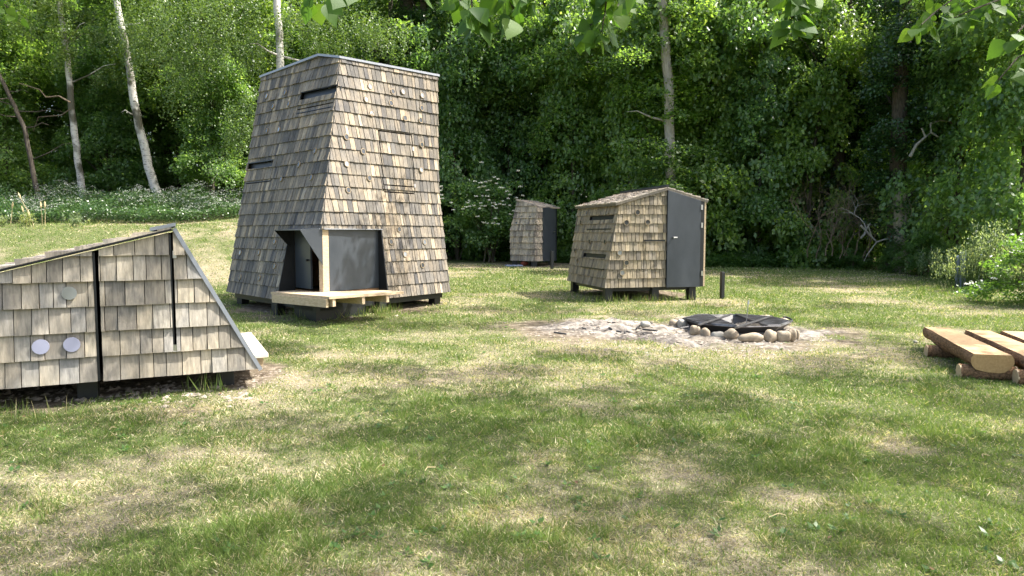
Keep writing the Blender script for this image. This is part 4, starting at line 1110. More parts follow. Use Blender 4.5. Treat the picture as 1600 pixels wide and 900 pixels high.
def proto(key, seed, z0, z1, R, nb, nl, ls, prof, lm, bm, r0, H_=None, lean=.4, Rb=(.5, 1.05), limbs=14):
    parts, ctr = crown_parts(seed, z0, z1, R, nb, nl, ls, prof, Rb)
    cm = meshdata(leafmesh('crown', parts, M[lm], seed)); tm = meshdata(trunk_mesh(seed, H_ or z1 * .92, r0, ctr, bm, lean, limbs).build('trunk', M[bm], None, True))
    PROTO[key] = (tm, cm)
dome = lambda t: max(.15, math.sin(math.pi * min(1, .12 + .88 * t)) ** .5) if t < .5 else max(.12, (1 - ((t - .5) / .5) ** 2) ** .5)
col = lambda t: (.75 + .25 * math.sin(9 * t)) * (1 if t < .75 else max(.1, 1 - ((t - .75) / .25) ** 2) ** .5)
for i in range(3): proto('tall%d' % i, 100 + i, 3.4, 11.8, 3.1, 195, 300, .145, dome, 'leaf', 'bark', .22)
for i in range(3): proto('under%d' % i, 200 + i, .25, 6.4, 2.0, 160, 270, .125, col, 'leaf_under', 'bark', .08, 5.6, Rb=(.38, .85), limbs=18)
for i in range(2): proto('sunny%d' % i, 150 + i, 3.8, 11.2, 2.8, 190, 290, .14, dome, 'leaf_sunlit_tint', 'bark', .2)  # crowns whose sunlit look comes from the lighter leaf colour
proto('ivy', 300, .9, 13.5, .95, 190, 300, .085, lambda t: 1 - .2 * t, 'leaf_ivy', 'bark', .26, 14, .2, (.3, .6), 8)
proto('bush', 400, .05, 2.1, 1.1, 46, 260, .085, dome, 'leaf_weed', 'twig', .03, 1.8, Rb=(.25, .5), limbs=10)
def plant(name, key, px, d, label, cat, group=None, sc=1., rz=None, xy=None, sz=None):
    x, y = xy if xy else ((px - 800) / F * d, d)
    r = empty(name, (x, y, float(gz0(x, y)) - .03), label, cat, group, rz if rz is not None else random.uniform(0, 6.28))
    r.scale = (sc, sc, sz or sc)
    for n_, me in zip(('trunk', 'crown'), PROTO[key]):
        o = D.objects.new(n_, me); link(o, r)
    return r
G1 = 'broadleaf trees of the wood'; G2 = 'understory trees at the wood edge'
front = [
 # name, key, px, d, label, scale
 ('broadleaf_tree', 'tall0', 330, 27.0, 'broadleaf tree with full crown right behind the left side of the shingled tower', 1.0),
 ('broadleaf_tree', 'tall1', -60, 25.5, 'broadleaf tree cut by the left picture edge, darkest of the wood', 1.0),
 ('broadleaf_tree', 'tall2', 610, 28.0, 'broadleaf tree rising behind the flat top of the shingled tower', 1.0),
 ('broadleaf_tree', 'tall1', 800, 28.5, 'dark-stemmed broadleaf tree above the little far hut', 1.05),
 ('broadleaf_tree', 'sunny0', 940, 28.0, 'broadleaf tree with sunlit yellow-green leaves above the tan cabin roof', 1.0),
 ('broadleaf_tree', 'sunny1', 1200, 26.5, 'broadleaf tree with loose light crown right of the pale trunk', .95),
 ('broadleaf_tree', 'sunny0', 1550, 20.5, 'broadleaf tree with bright sunlit tips at the upper right', .8),
    ('broadleaf_tree', 'sunny1', 1060, 25.0, 'broadleaf tree with pale bright leaves wrapped round the pale grey trunk', .85),
    ('broadleaf_tree', 'sunny0', 1350, 25.5, 'broadleaf tree showing yellow-green between the two ivy columns', .95),
]
for nm, k, px, d, lb, s in front: plant(nm, k, px, d, lb, 'tree', G1, s)
under = [
 (715, 26.6, 'under1', 'dark young tree against the right wall of the shingled tower', .95), (800, 27.2, 'under0', 'dense young tree right behind the little far hut', .9),
 (890, 25.6, 'under2', 'blue-green young tree between the little hut and the tan cabin', .95), (985, 24.6, 'under1', 'leafy young tree straight behind the tan cabin, with glossy grey-green leaves', 1.0),
 (1090, 24.0, 'under0', 'leafy young tree behind the dark door of the tan cabin', 1.02), (1180, 23.4, 'under2', 'dense young tree above the thin marker post on the lawn', .95),
 (1262, 22.8, 'under1', 'young tree with light layered leaves over the dead brushwood', .9), (1500, 19.4, 'under0', 'dark young tree behind the blue-grey fence posts', .85),
 (1590, 17.0, 'under2', 'dark young tree at the right picture edge', .85), (1345, 24.4, 'under0', 'young tree filling the gap left of the bare pale trunk base', .85),
 (340, 24.6, 'under2', 'young tree low beside the left wall of the shingled tower', .72), (175, 26.8, 'under1', 'young tree in deep shade between the two white birches', .85),
 (20, 25.6, 'under0', 'young tree in deep shade at the far left', .8), (1440, 22.4, 'under2', 'dark young tree right of the pale trunk base', .9)]
for px, d, k, lb, s in under: plant('young_tree', k, px, d, lb, 'tree', G2, s, sz=s * (1.55 if px > 700 else 1.15))
plant('ivy_tree', 'ivy', 1303, 23.6, 'tree trunk wrapped in dark ivy, left one of the two ivy columns', 'tree', 'ivy-clad trees', 1.0)
plant('ivy_tree', 'ivy', 1402, 20.3, 'tree wrapped in dark ivy above a bare pale grey trunk base', 'tree', 'ivy-clad trees', 1.05)
plant('ivy_tree', 'ivy', 660, 27.0, 'ivy-clad trunk in shade at the right shoulder of the shingled tower', 'tree', 'ivy-clad trees', 1.0)
# bare lower trunk in front of the second ivy tree
# deeper rows, nothing in the photo tells them apart
for row, (d, step) in enumerate(((33.0, 4.4), (38.5, 4.8))):
    x = -.86 * d
    while x < .86 * d:
        k = ('tall0', 'tall1', 'tall2')[random.randrange(3)]
        plant('broadleaf_tree', k, 0, 0, 'broadleaf tree deep in the wood, behind the front trees', 'tree', 'trees deep in the wood', random.uniform(.95, 1.15), xy=(x + random.uniform(-1, 1), d + random.uniform(-1.2, 1.2)))
        x += step
x = -24.
while x < 25:
    plant('young_tree', 'under%d' % random.randrange(3), 0, 0, 'shaded young tree deep in the wood, behind the front trees', 'tree', 'young trees deep in the wood', random.uniform(.9, 1.15), xy=(x + random.uniform(-.8, .8), 29.6 + random.uniform(-1, 1)))
    x += 3.6
# far wood closing the view
def farwood():
    rs = np.random.RandomState(5); parts = []
    for i in range(2600):
        x = rs.uniform(-50, 50); z = rs.uniform(0, 17) if i % 2 else rs.uniform(0, 8); y = 43.5 + rs.uniform(-1.6, 2.4)
        parts.append(spray(rs, np.array([x, y, z]), np.array([0, -1.]), rs.uniform(1., 1.9), 70, .33, up=.5))
    o = leafmesh('far_wood', parts, M['leaf'], 9); tag(o, 'far depth of the wood, one dark green mass of leaves', 'wood', kind='stuff')
farwood()
# bare trunks standing in view
def trunk_tree(name, pts_px, d, r0, r1, bm, label, cat='tree', group=None, limbs=0, crownkey=None, csc=.6, cz=None, seed=1):
    """pts_px from the base up, all at depth d"""
    ps = [P(x, y, d) for x, y in pts_px]; b0 = ps[0].copy(); g0 = float(gz0(b0.x, b0.y)); b0.z = g0 - .1
    if ps[0].z > g0: ps = [b0] + ps
    root = empty(name, (b0.x, b0.y, g0), label, cat, group); mb = MB(); n = len(ps)
    # resample
    q = []; 
    for a, c in zip(ps, ps[1:]):
        for k in range(4): q.append(H(a, c, k / 4))
    q.append(ps[-1]); m_ = len(q); rs = random.Random(seed)
    q = [p + Vector((rs.uniform(-1, 1), rs.uniform(-1, 1), 0)) * r0 * .12 for p in q]
    rd = [r0 + (r1 - r0) * i / (m_ - 1) for i in range(m_)]; rd[0] *= 1.3
    mb.tube(q, rd, 14, jit=.04)
    for i in range(limbs):
        k = rs.randrange(m_ // 3, m_ - 1); a = q[k]; an = rs.uniform(0, 6.28); ln = rs.uniform(.6, 1.7); dd = Vector((math.cos(an), math.sin(an) * .6, rs.uniform(-.15, .5)))
        mb.tube([a, a + dd * ln * .4, a + dd * ln * .75 + Vector((0, 0, .1)), a + dd * ln], [rd[k] * .35, rd[k] * .22, rd[k] * .13, .008], 6)
    mb.build('trunk', M[bm], root, smooth=True)
    return root, q
def addcrown(root, parts, lm, seed):
    v_, f = join(parts); v_ = v_ - np.array(parent_world(root)); o = leafmesh('crown', [(v_, f)], M[lm], seed); o.parent = root
    return o
def strands(rs, c, R, n, ln, ls, per=26):
    """hanging strings of small leaves"""
    out = []
    for i in range(n):
        a = rs.rand() * 6.28; r = R * math.sqrt(rs.rand()); p0 = c + np.array([r * math.cos(a), r * math.sin(a) * .8, rs.normal(0, .15) - .25 * r]); L_ = ln * rs.uniform(.4, 1.15)
        t = np.sort(rs.rand(per)); sway = rs.normal(0, .12, 2)
        p = p0 + np.stack([sway[0] * t * L_ + rs.normal(0, .035, per), sway[1] * t * L_ + rs.normal(0, .035, per), -t * L_], 1)
        d = unit(rs.normal(0, .55, (per, 3)) + np.array([0, 0, -.7])); wv = unit(np.cross(d, rs.normal(size=(per, 3))))
        l_ = ls * rs.uniform(.6, 1.2, per); out.append(leafquads(p, d, wv, rs.uniform(0, .1, per), l_, l_ * .75))
    return out
def birch(pts, d, r0, r1, label, clumps, seed, tall=True):
    r, q = trunk_tree('birch_tree', pts, d, r0, r1, 'birch', label, 'birch', 'birches at the left of the wood', 3, seed=seed)
    rs = np.random.RandomState(seed); parts = []
    for (px, py, dd, R, n, ln) in clumps:
        c = np.array(P(px, py, dd)); parts += strands(rs, c, R, n, ln, .062)
        parts.append(spray(rs, c, np.array([0, -1.]), R, 350, .06, thick=.3))
    if tall:
        t_ = q[-1]
        for i in range(30):
            c = np.array(t_) + rs.normal(0, 1, 3) * np.array([1.5, 1.3, 1.2]) + np.array([0, .6, 1.0]); parts.append(spray(rs, c, rs.normal(0, 1, 2), rs.uniform(.4, .9), 260, .065)); 
    addcrown(r, parts, 'leaf_birch', seed)
birch([(131, 318), (122, 250), (112, 170), (105, 90), (92, 0), (84, -80)], 24.5, .125, .08, 'slender white birch leaning slightly left, left one of the two white stems', [(30, 30, 24, .9, 40, .7), (150, 40, 24.6, .9, 40, .8), (60, -20, 24, 1, 40, 1.), (170, 110, 25, .7, 24, .5), (95, 40, 24, .5, 30, .8), (100, 80, 24.1, .4, 22, .6), (85, -10, 24, .6, 30, .8)], 31)
birch([(252, 322), (232, 260), (214, 180), (203, 110), (190, 40), (170, -60)], 23.6, .16, .09, 'white birch leaning to the left with dark blotches, right one of the two white stems', [(290, 10, 21.6, .8, 75, 2.0), (330, 0, 21.5, .7, 65, 1.7), (255, 10, 22.2, .8, 65, 1.6), (280, 90, 21.8, .55, 60, 1.9), (380, 20, 22.4, .8, 50, 1.5), (215, -20, 22.5, .8, 50, 1.4), (345, 60, 22.0, .6, 42, 1.2), (310, 60, 21.8, .5, 40, 1.3), (230, 60, 22.3, .5, 40, 1.2), (200, 30, 22.8, .6, 40, 1.0), (205, 70, 22.9, .5, 34, .9)], 32)
birch([(440, 300), (438, 100), (436, 50), (432, 0), (430, -60)], 22.5, .13, .10, 'birch whose grey upper stem stands just above the tower top', [(470, 20, 22, .8, 60, 1.0), (560, 20, 22.6, 1., 70, 1.0), (520, 60, 23, .8, 50, .7), (400, 150, 21, .55, 60, 1.0), (375, 190, 20.6, .5, 50, .8), (600, 40, 23.2, .9, 50, .9), (395, 60, 22.4, .7, 40, 1.2), (365, 170, 20.8, .4, 30, .9)], 33)
trunk_tree('bare_tree', [(58, 300), (48, 250), (38, 200), (22, 165), (0, 120), (-20, 60)], 23.8, .085, .05, 'bark', 'thin brown tree bending to the left, left of the white birches', limbs=9, seed=4)
tr, q = trunk_tree('pale_tree', [(1046, 420), (1047, 300), (1046, 190), (1044, 120), (1038, 50), (1034, 0), (1028, -70)], 22.9, .16, .14, 'paletrunk', 'tree with a thick pale grey trunk rising above the tan cabin', limbs=5, seed=5)
rs_ = np.random.RandomState(51); addcrown(tr, [spray(rs_, np.array(P(1046 + rs_.normal(0, 75), y, 22.9 + rs_.normal(0, .5))), rs_.normal(0, 1, 2), rs_.uniform(.4, .9), 300, .085) for y in rs_.uniform(-60, 180, 12)] + [spray(rs_, np.array(P(1046 + rs_.normal(0, 38), y, 22.1 + rs_.normal(0, .3))), np.array([0, -1.]), rs_.uniform(.35, .7), 260, .11) for y in rs_.uniform(200, 330, 16)] + [spray(rs_, np.array(P(1046 + q_, y, 22.3)), np.array([0, -1.]), .38, 190, .10) for q_, y in ((-22, 60), (25, 95), (14, 10), (-16, 140))], 'leaf', 51)
trunk_tree('bare_tree', [(1411, 392), (1409, 345), (1406, 320), (1404, 300)], 19.8, .25, .16, 'paletrunk', 'stout pale trunk base in the dark gap behind the brushwood', seed=6)
trunk_tree('bare_tree', [(1141, 410), (1139, 330), (1134, 250), (1130, 130), (1128, -60)], 24.2, .12, .09, 'bark', 'thin dark stem behind the marker post', seed=7)
trunk_tree('bare_tree', [(848, 410), (848, 230), (847, 120), (849, 0), (850, -60)], 27.6, .26, .2, 'bark', 'thick dark stem high above the little far hut', seed=8)
trunk_tree('bare_tree', [(1510, 430), (1505, 230), (1497, 110), (1490, 40), (1482, -50)], 22.2, .15, .12, 'bark', 'dark forked stem at the upper right', limbs=3, seed=9)
trunk_tree('bare_tree', [(640, 410), (640, 230), (638, 80), (634, 0), (630, -60)], 27.2, .3, .24, 'bark', 'thick dark stem right of the tower top', limbs=3, seed=10)
# ------------------------------------------------------------------ wood-edge shrubs and brushwood
def branchy(name, label, cat, starts, d, mtl, r0=.025, depth=4, spread=.5, up=1., seed=1, ln=.55, arch=0):
    rs = random.Random(seed); mb = MB(); p0 = P(*starts[0], d); g0 = float(gz0(p0.x, p0.y)); root = None
    def grow(p, dr, r, k, ln):
        q = [p]; v = dr.copy()
        for i in range(4):
            v = (v + Vector((rs.uniform(-1, 1), rs.uniform(-1, 1), rs.uniform(-.6, .6))) * .28 - Vector((0, 0, arch * .12))).normalized(); q.append(q[-1] + v * ln / 4)
        mb.tube(q, [r, r * .9, r * .8, r * .72, r * .6], 5)
        if k > 0:
            for j in range(rs.choice((2, 2, 3))):
                a = q[rs.choice((2, 3, 4))]; w_ = (v + Vector((rs.uniform(-1, 1), rs.uniform(-1, 1), rs.uniform(-.5, .8))) * spread * 1.6).normalized(); grow(a, w_, r * .6, k - 1, ln * rs.uniform(.65, .95))
    for s in starts:
        p = P(*s, d + rs.uniform(-.4, .4)); gg = float(gz0(p.x, p.y)); p.z = max(gg - .02, p.z) if len(starts) > 1 else p.z
        grow(p, Vector((rs.uniform(-.35, .35), rs.uniform(-.2, .2), up)).normalized(), r0, depth, ln)
    o = mb.build(name, M[mtl]); return tag(o, label, cat)
branchy('brushwood', 'tangle of bare brown dead stems under the left ivy tree', 'brushwood', [(1300, 400), (1312, 404), (1325, 402), (1335, 400), (1348, 404), (1290, 400), (1275, 404), (1262, 402), (1358, 402), (1318, 400)], 20.9, 'twig', .02, 4, .6, seed=3, ln=.8)
branchy('dead_bush', 'bare branching dead bush right of the pale trunk base', 'bush', [(1437, 396), (1444, 398)], 19.6, 'greytwig', .026, 4, .5, seed=8, ln=.68)
branchy('fallen_branch', 'grey arching dead branch low over the undergrowth', 'branch', [(1345, 372)], 19.8, 'greytwig', .03, 3, .5, up=.15, seed=5, ln=.8, arch=.6)
def pxtube(name, pl, d, r, mtl, label, cat, side=()):
    mb = MB(); q = [P(x, y, d) for x, y in pl]; n = len(q); mb.tube(q, [r * (1 - .6 * i / n) for i in range(n)], 6, jit=.1)
    for s in side:
        qq = [P(x, y, d) for x, y in s]; mb.tube(qq, [r * .6 * (1 - .6 * i / len(qq)) for i in range(len(qq))], 5)
    return tag(mb.build(name, M[mtl]), label, cat)
pxtube('dead_branch', [(1422, 245), (1432, 226), (1446, 214), (1455, 207), (1454, 193)], 19.4, .045, 'greytwig', 'pale forked dead branch sticking out of the leaves at the right', 'branch', [[(1455, 207), (1466, 214)], [(1446, 214), (1440, 200)], [(1454, 193), (1470, 188), (1496, 192)]])
pxtube('dead_branch', [(1345, 352), (1362, 370), (1370, 378), (1388, 372), (1408, 378)], 19.6, .03, 'greytwig', 'thin grey dead branch arching before the pale trunk base', 'branch', [[(1370, 378), (1355, 398), (1350, 408)], [(1362, 370), (1356, 350)]])
pxtube('dead_branch', [(110, 160), (92, 150), (72, 152), (62, 140), (30, 130)], 23.9, .03, 'twig', 'crooked dead branch at the left birch', 'branch', [[(110, 170), (96, 180), (60, 183), (52, 205)]])
# elder with white flower heads
def elder():
    g0 = G(762, 408); y0 = 24.6; x0 = (762 - 800) / F * y0
    root = empty('elder_bush', (x0, y0, float(gz0(x0, y0))), 'elder bush with flat creamy white flower heads left of the little far hut', 'bush')
    rs = np.random.RandomState(77); parts = []
    for i in range(64):
        px = rs.normal(765, 36); py = rs.uniform(285, 372); parts.append(spray(rs, np.array(P(px, py, 24.3 + rs.uniform(-.2, 1.2))), np.array([0, -1.]), rs.uniform(.3, .6), 210, .10))
    addcrown(root, parts, 'leaf_under', 78)
    mb = MB(); rr = random.Random(3)
    fl = [(294, 252), (335, 262), (373, 255), (405, 247), (440, 222), (465, 235), (455, 268), (328, 297), (360, 290), (387, 317), (398, 390), (350, 360), (302, 362), (252, 396), (238, 410), (204, 456), (228, 444), (255, 437), (290, 432), (342, 434), (330, 452), (368, 434), (427, 436), (450, 450), (430, 412), (448, 425), (480, 418), (500, 300), (485, 298), (535, 325), (540, 380), (555, 350), (555, 430), (600, 375), (630, 290), (648, 357), (580, 470), (312, 512), (385, 565), (360, 558), (445, 527), (428, 562), (466, 568), (118, 410), (135, 462), (40, 290), (42, 318), (48, 352), (48, 380), (388, 362), (335, 412), (555, 497), (500, 400), (507, 425), (618, 172), (345, 110)]
    for x, y in fl:
        c = P(680 + x / 4.74, 230 + y / 4.74, 23.6 + rr.uniform(-.15, .15)); r = rr.uniform(.045, .08)
        for k in range(26):
            a = rr.uniform(0, 6.28); q = c + Vector((math.cos(a), math.sin(a) * .7, 0)) * r * math.sqrt(rr.random()) + Vector((0, 0, rr.uniform(-.02, .02))); s = .016
            u = Vector((rr.uniform(-1, 1), rr.uniform(-1, 1), rr.uniform(-.3, .3))).normalized() * s; v = Vector((-u.y, u.x, s * .7)); mb.poly([q - u, q - v, q + u, q + v])
    mb.build('flower_head', M['petal'], root)['kind'] = 'stuff'
    mb = MB()
    for i in range(9):
        a = Vector((x0 + rr.uniform(-.3, .3), y0 + rr.uniform(-.2, .2), float(gz0(x0, y0)) - .05)); b_ = P(rr.gauss(762, 30), rr.uniform(300, 350), y0); mb.tube([a, H(a, b_, .5) + Vector((0, 0, .25)), b_], [.03, .02, .008], 6)
    mb.build('stem', M['bark'], root)
elder()
# undergrowth band along the wood edge
def weeds():
    rs = np.random.RandomState(8)
    def band(n, xlo, xhi, hfun, dfun, name, label, mtl, ls, flowers):
        x = rs.uniform(xlo, xhi, n); t = rs.rand(n) ** 1.3; y = ey(x) + t * dfun(x)
        h = hfun(x, t) * (.55 + .9 * fbm(x * 1.3 + 5, y * 1.3, 3)); z = gz0(x, y) + h * rs.rand(n) ** .6
        p = np.stack([x, y, z], 1); ln = unit(np.stack([rs.normal(0, .5, n), -.35 + rs.normal(0, .5, n), np.full(n, .8)], 1))
        d = rs.normal(0, 1, (n, 3)); d[:, 2] -= .3; d = unit(d - ln * (d * ln).sum(1)[:, None]); wv = np.cross(ln, d); l_ = ls * rs.uniform(.5, 1.3, n)
        v_, f = leafquads(p, d, wv, rs.uniform(0, .12, n), l_, l_ * rs.uniform(.45, .8, n))
        o = npmesh(name, v_, f, M[mtl], None, {'rnd': ('FACE', np.clip(rs.rand(n) * .7 + .3 * fbm(x, y * 2, 2), 0, 1))}); tag(o, label, 'undergrowth', kind='stuff')
        # flowers: flat white umbels
        k = flowers; x = rs.uniform(xlo, xhi, k); t = rs.rand(k) ** .8; y = ey(x) + t * dfun(x); h = hfun(x, t) * (.55 + .9 * fbm(x * 1.3 + 5, y * 1.3, 3)) * rs.uniform(.85, 1.15, k)
        keep = fbm(x * .9 + 2, y * .9, 2) > .44; x, y, h = x[keep], y[keep], h[keep]; k = len(x); m_ = 5
        c = np.repeat(np.stack([x, y, gz0(x, y) + h], 1), m_, 0) + rs.normal(0, .028, (k * m_, 3)) * np.array([1, 1, .3]); n2 = k * m_
        d = rs.normal(0, 1, (n2, 3)); d[:, 2] *= .3; d = unit(d); wv = unit(np.cross(np.array([[0, -.3, 1.]]), d)); v_, f = leafquads(c, d, wv, np.zeros(n2), rs.uniform(.018, .034, n2), rs.uniform(.016, .028, n2))
        o = npmesh(name + '_blossom', v_, f, M['petal_dim']); tag(o, label.split(' of ')[0] + ', its small white flower heads', 'blossom', kind='stuff')
    band(70000, -19, -5.6, lambda x, t: .35 + .45 * t + 0 * x, lambda x: 3.4 + 0 * x, 'hedge_weeds', 'dark band of white-flowering weeds below the birches', 'leaf_ivy', .06, 4200)  # darker ivy leaf colour on these weeds stands in for the wood's shade
    band(140000, -4.2, 13, lambda x, t: .28 + .8 * t + 0 * x, lambda x: 2.6 + 0 * x, 'edge_weeds', 'bright green undergrowth along the wood edge', 'leaf_weed', .07, 1800)
weeds()
def reedy(px, pyb, d, n, h, label, mtl, spread, name='tall_weed', cat='weed', petals=0, seed=0, seeds=False):
    rs = np.random.RandomState(seed); x0 = (px - 800) / F * d; root = empty(name, (x0, d, float(gz0(x0, d))), label, cat); mb = MB()
    b0 = np.array([x0, d, float(gz0(x0, d))]); parts = []
    for i in range(n):
        a = b0 + np.array([rs.normal(0, spread), rs.normal(0, spread * .6), 0]); t_ = a + np.array([rs.normal(0, .12), rs.normal(0, .12), h * rs.uniform(.6, 1.1)])
        mb.tube([a, (a + t_) / 2 + rs.normal(0, .02, 3), t_], [.006, .005, .003], 4)
        k = 26; tt = rs.uniform(.35 if not seeds else .8, 1.05, k)[:, None]; p = a + (t_ - a) * tt + rs.normal(0, .02 if not seeds else .012, (k, 3)); dd = unit(rs.normal(0, .5, (k, 3)) + np.array([0, 0, .8])); wv = unit(np.cross(dd, rs.normal(size=(k, 3)))); parts.append(leafquads(p, dd, wv, np.zeros(k), rs.uniform(.03, .08, k) * (1 if not seeds else .6), rs.uniform(.012, .025, k)))
    mb.build('stem', M['straw' if seeds else 'grass'], root); addcrown(root, parts, mtl, seed).name = 'seed_head' if seeds else 'foliage'
    return root
for i, (px, py, d, n, h, sp, lb) in enumerate(((1545, 470, 14.4, 110, 1.3, .26, 'tall pale feathery weed clump left of the white-flowering bush'), (1525, 462, 15.2, 130, .75, .42, 'silvery low weed clump before the blue-grey fence posts'), (1580, 465, 15.2, 120, .95, .36, 'silvery weed clump hidden partly by the white-flowering bush'), (1478, 440, 17.0, 40, .7, .35, 'loose green weed clump left of the blue-grey fence posts'))):
    reedy(px, py, d, n, h, lb, 'leaf_pale', sp, seed=300 + i)
def seedstalk(px0, pyt, px1, d, lb, seed):
    a = P(px0, 350, d); a.z = float(gz0(a.x, a.y)); t_ = P(px1, pyt, d); root = empty('seed_stalk', tuple(a), lb, 'grass stalk', 'tall dry grass stalks'); mb = MB()
    mb.tube([a, H(a, t_, .5) + Vector((.01, 0, .02)), t_], [.008, .006, .004], 5); mb.build('stem', M['straw'], root)
    mb = MB(); u = (t_ - a).normalized(); mb.tube([t_ - u * .02, t_ + u * .04, t_ + u * .1, t_ + u * .15], [.008, .022, .018, .004], 6, jit=.25); mb.build('seed_head', M['straw'], root)
for i, (a, b_, c, lb) in enumerate(((53, 309, 32, 'tallest dry grass stalk, bending left above the bank'), (16, 324, 19, 'upright dry grass stalk at the far left of the bank'), (42, 330, 36, 'short dry grass stalk beneath the tallest bent one'), (66, 324, 64, 'dry grass stalk right of the tallest bent one, left of a twin'), (70, 323, 70, 'dry grass stalk, rightmost of the stalks on the bank'), (47, 336, 45, 'lowest dry grass stalk on the bank'))):
    seedstalk(a, b_, c, 18.6, lb, i)
for i, (px, d, lb) in enumerate(((122, 18.5, 'yellowish leafy weed on the bank between shelter roof and birches'), (40, 18.6, 'yellowish weed at the foot of the dry grass stalks'), (4, 18.6, 'yellowish weed at the left edge of the bank'))):
    reedy(px, 350, d, 14, .32, lb, 'leaf_pale', .12, seed=330 + i)
def fpost(px, yt, d, lb, lean=0):
    x = (px - 800) / F * d; z0 = float(gz0(x, d)); zt = P(px, yt, d).z; r = empty('fence_post', (x, d, z0), lb, 'post', 'blue-grey fence posts'); mb = MB()
    mb.prism([(x - .045, d - .03, z0 - .1), (x + .045, d - .03, z0 - .1), (x + .045 + lean, d - .03, zt - .03), (x + lean, d - .03, zt), (x - .045 + lean, d - .03, zt - .03)], (0, .06, 0)); mb.build('shaft', M['bluepost'], r)
fpost(1505.5, 393, 15.4, 'blue-grey weathered post, left one of the pair in the weeds'); fpost(1499, 399, 15.5, 'short leaning blue-grey slat beside the left weathered post', -.03); fpost(1533, 397, 15.0, 'blue-grey weathered post, right one of the pair in the weeds')
def rosebush():
    x0, y0 = 9.05, 12.1; root = empty('flowering_bush', (x0, y0, float(gz0(x0, y0))), 'sunlit bush with white blossoms cut by the right picture edge', 'bush'); rs = np.random.RandomState(88); parts = []; mb = MB(); rr = random.Random(9)
    for i in range(58):
        c = np.array([x0 + rs.normal(0, .42), y0 + rs.normal(0, .5), float(gz0(x0, y0)) + .05 + 1.15 * rs.rand()]); parts.append(spray(rs, c, unit(rs.normal(0, 1, (1, 2)))[0], rs.uniform(.14, .34), 170, .055))
        if rs.rand() < .9:
            for _ in range(2):
                q0 = Vector(c) + Vector((rr.uniform(-.25, .1), rr.uniform(-.3, .0), .07 + rr.uniform(0, .1)))
                for k in range(7):
                    q = q0 + Vector((rr.uniform(-1, 1), rr.uniform(-1, 1), rr.uniform(-.4, .4))) * .03; s = .017; u = Vector((rr.uniform(-1, 1), rr.uniform(-1, 1), rr.uniform(-.3, .3))).normalized() * s; v = Vector((-u.y, u.x, s * .7)); mb.poly([q - u, q - v, q + u, q + v])
    addcrown(root, parts, 'leaf_weed', 89); mb.build('blossom', M['petal'], root)['kind'] = 'stuff'
    mb = MB()
    for i in range(8):
        a = Vector((x0, y0, float(gz0(x0, y0)) - .03)); mb.tube([a, a + Vector((rr.uniform(-.25, .25), rr.uniform(-.25, .25), .5)), a + Vector((rr.uniform(-.6, .4), rr.uniform(-.5, .5), 1.1))], [.02, .014, .006], 5)
    mb.build('stem', M['twig'], root)
rosebush()
for i, (px, d, s, lb) in enumerate(((1400, 19.8, .42, 'low bush at the foot of the pale trunk base'), (1448, 18.4, .5, 'low bush at the foot of the dead bush'), (1330, 21.0, .4, 'low bush under the brushwood'), (745, 25.6, .35, 'low bush under the elder'))):
    plant('low_bush', 'bush', px, d, lb, 'bush', 'low bushes along the wood edge', s)
# ------------------------------------------------------------------ overhanging trees: shade canopy and hanging twigs
SUNK = Vector((sdir.x / sdir.z, sdir.y / sdir.z, 0))
lit = [(500, 765, 110, 20), (590, 745, 60, 14), (420, 800, 60, 12), (905, 593, 80, 10), (560, 640, 60, 10), (470, 600, 90, 14), (1150, 572, 60, 8), (1285, 645, 70, 10), (1560, 815, 60, 60), (1270, 690, 60, 10), (960, 575, 60, 8), (1510, 545, 90, 16), (60, 648, 90, 10), (250, 625, 90, 9), (1200, 612, 60, 8), (720, 560, 60, 8), (760, 660, 60, 8), (1000, 545, 200, 10), (1180, 525, 150, 22), (950, 512, 110, 16), (1400, 800, 60, 14), (60, 560, 100, 30), (300, 500, 160, 60), (880, 690, 50, 8), (1330, 600, 50, 8)]
LT = []
for (a, b_, c, d) in lit:
    g0 = G(a, b_); g1 = G(a + c, b_); g2 = G(a, b_ - d); LT.append((g0.x, g0.y, abs(g1.x - g0.x), abs(g2.y - g0.y)))
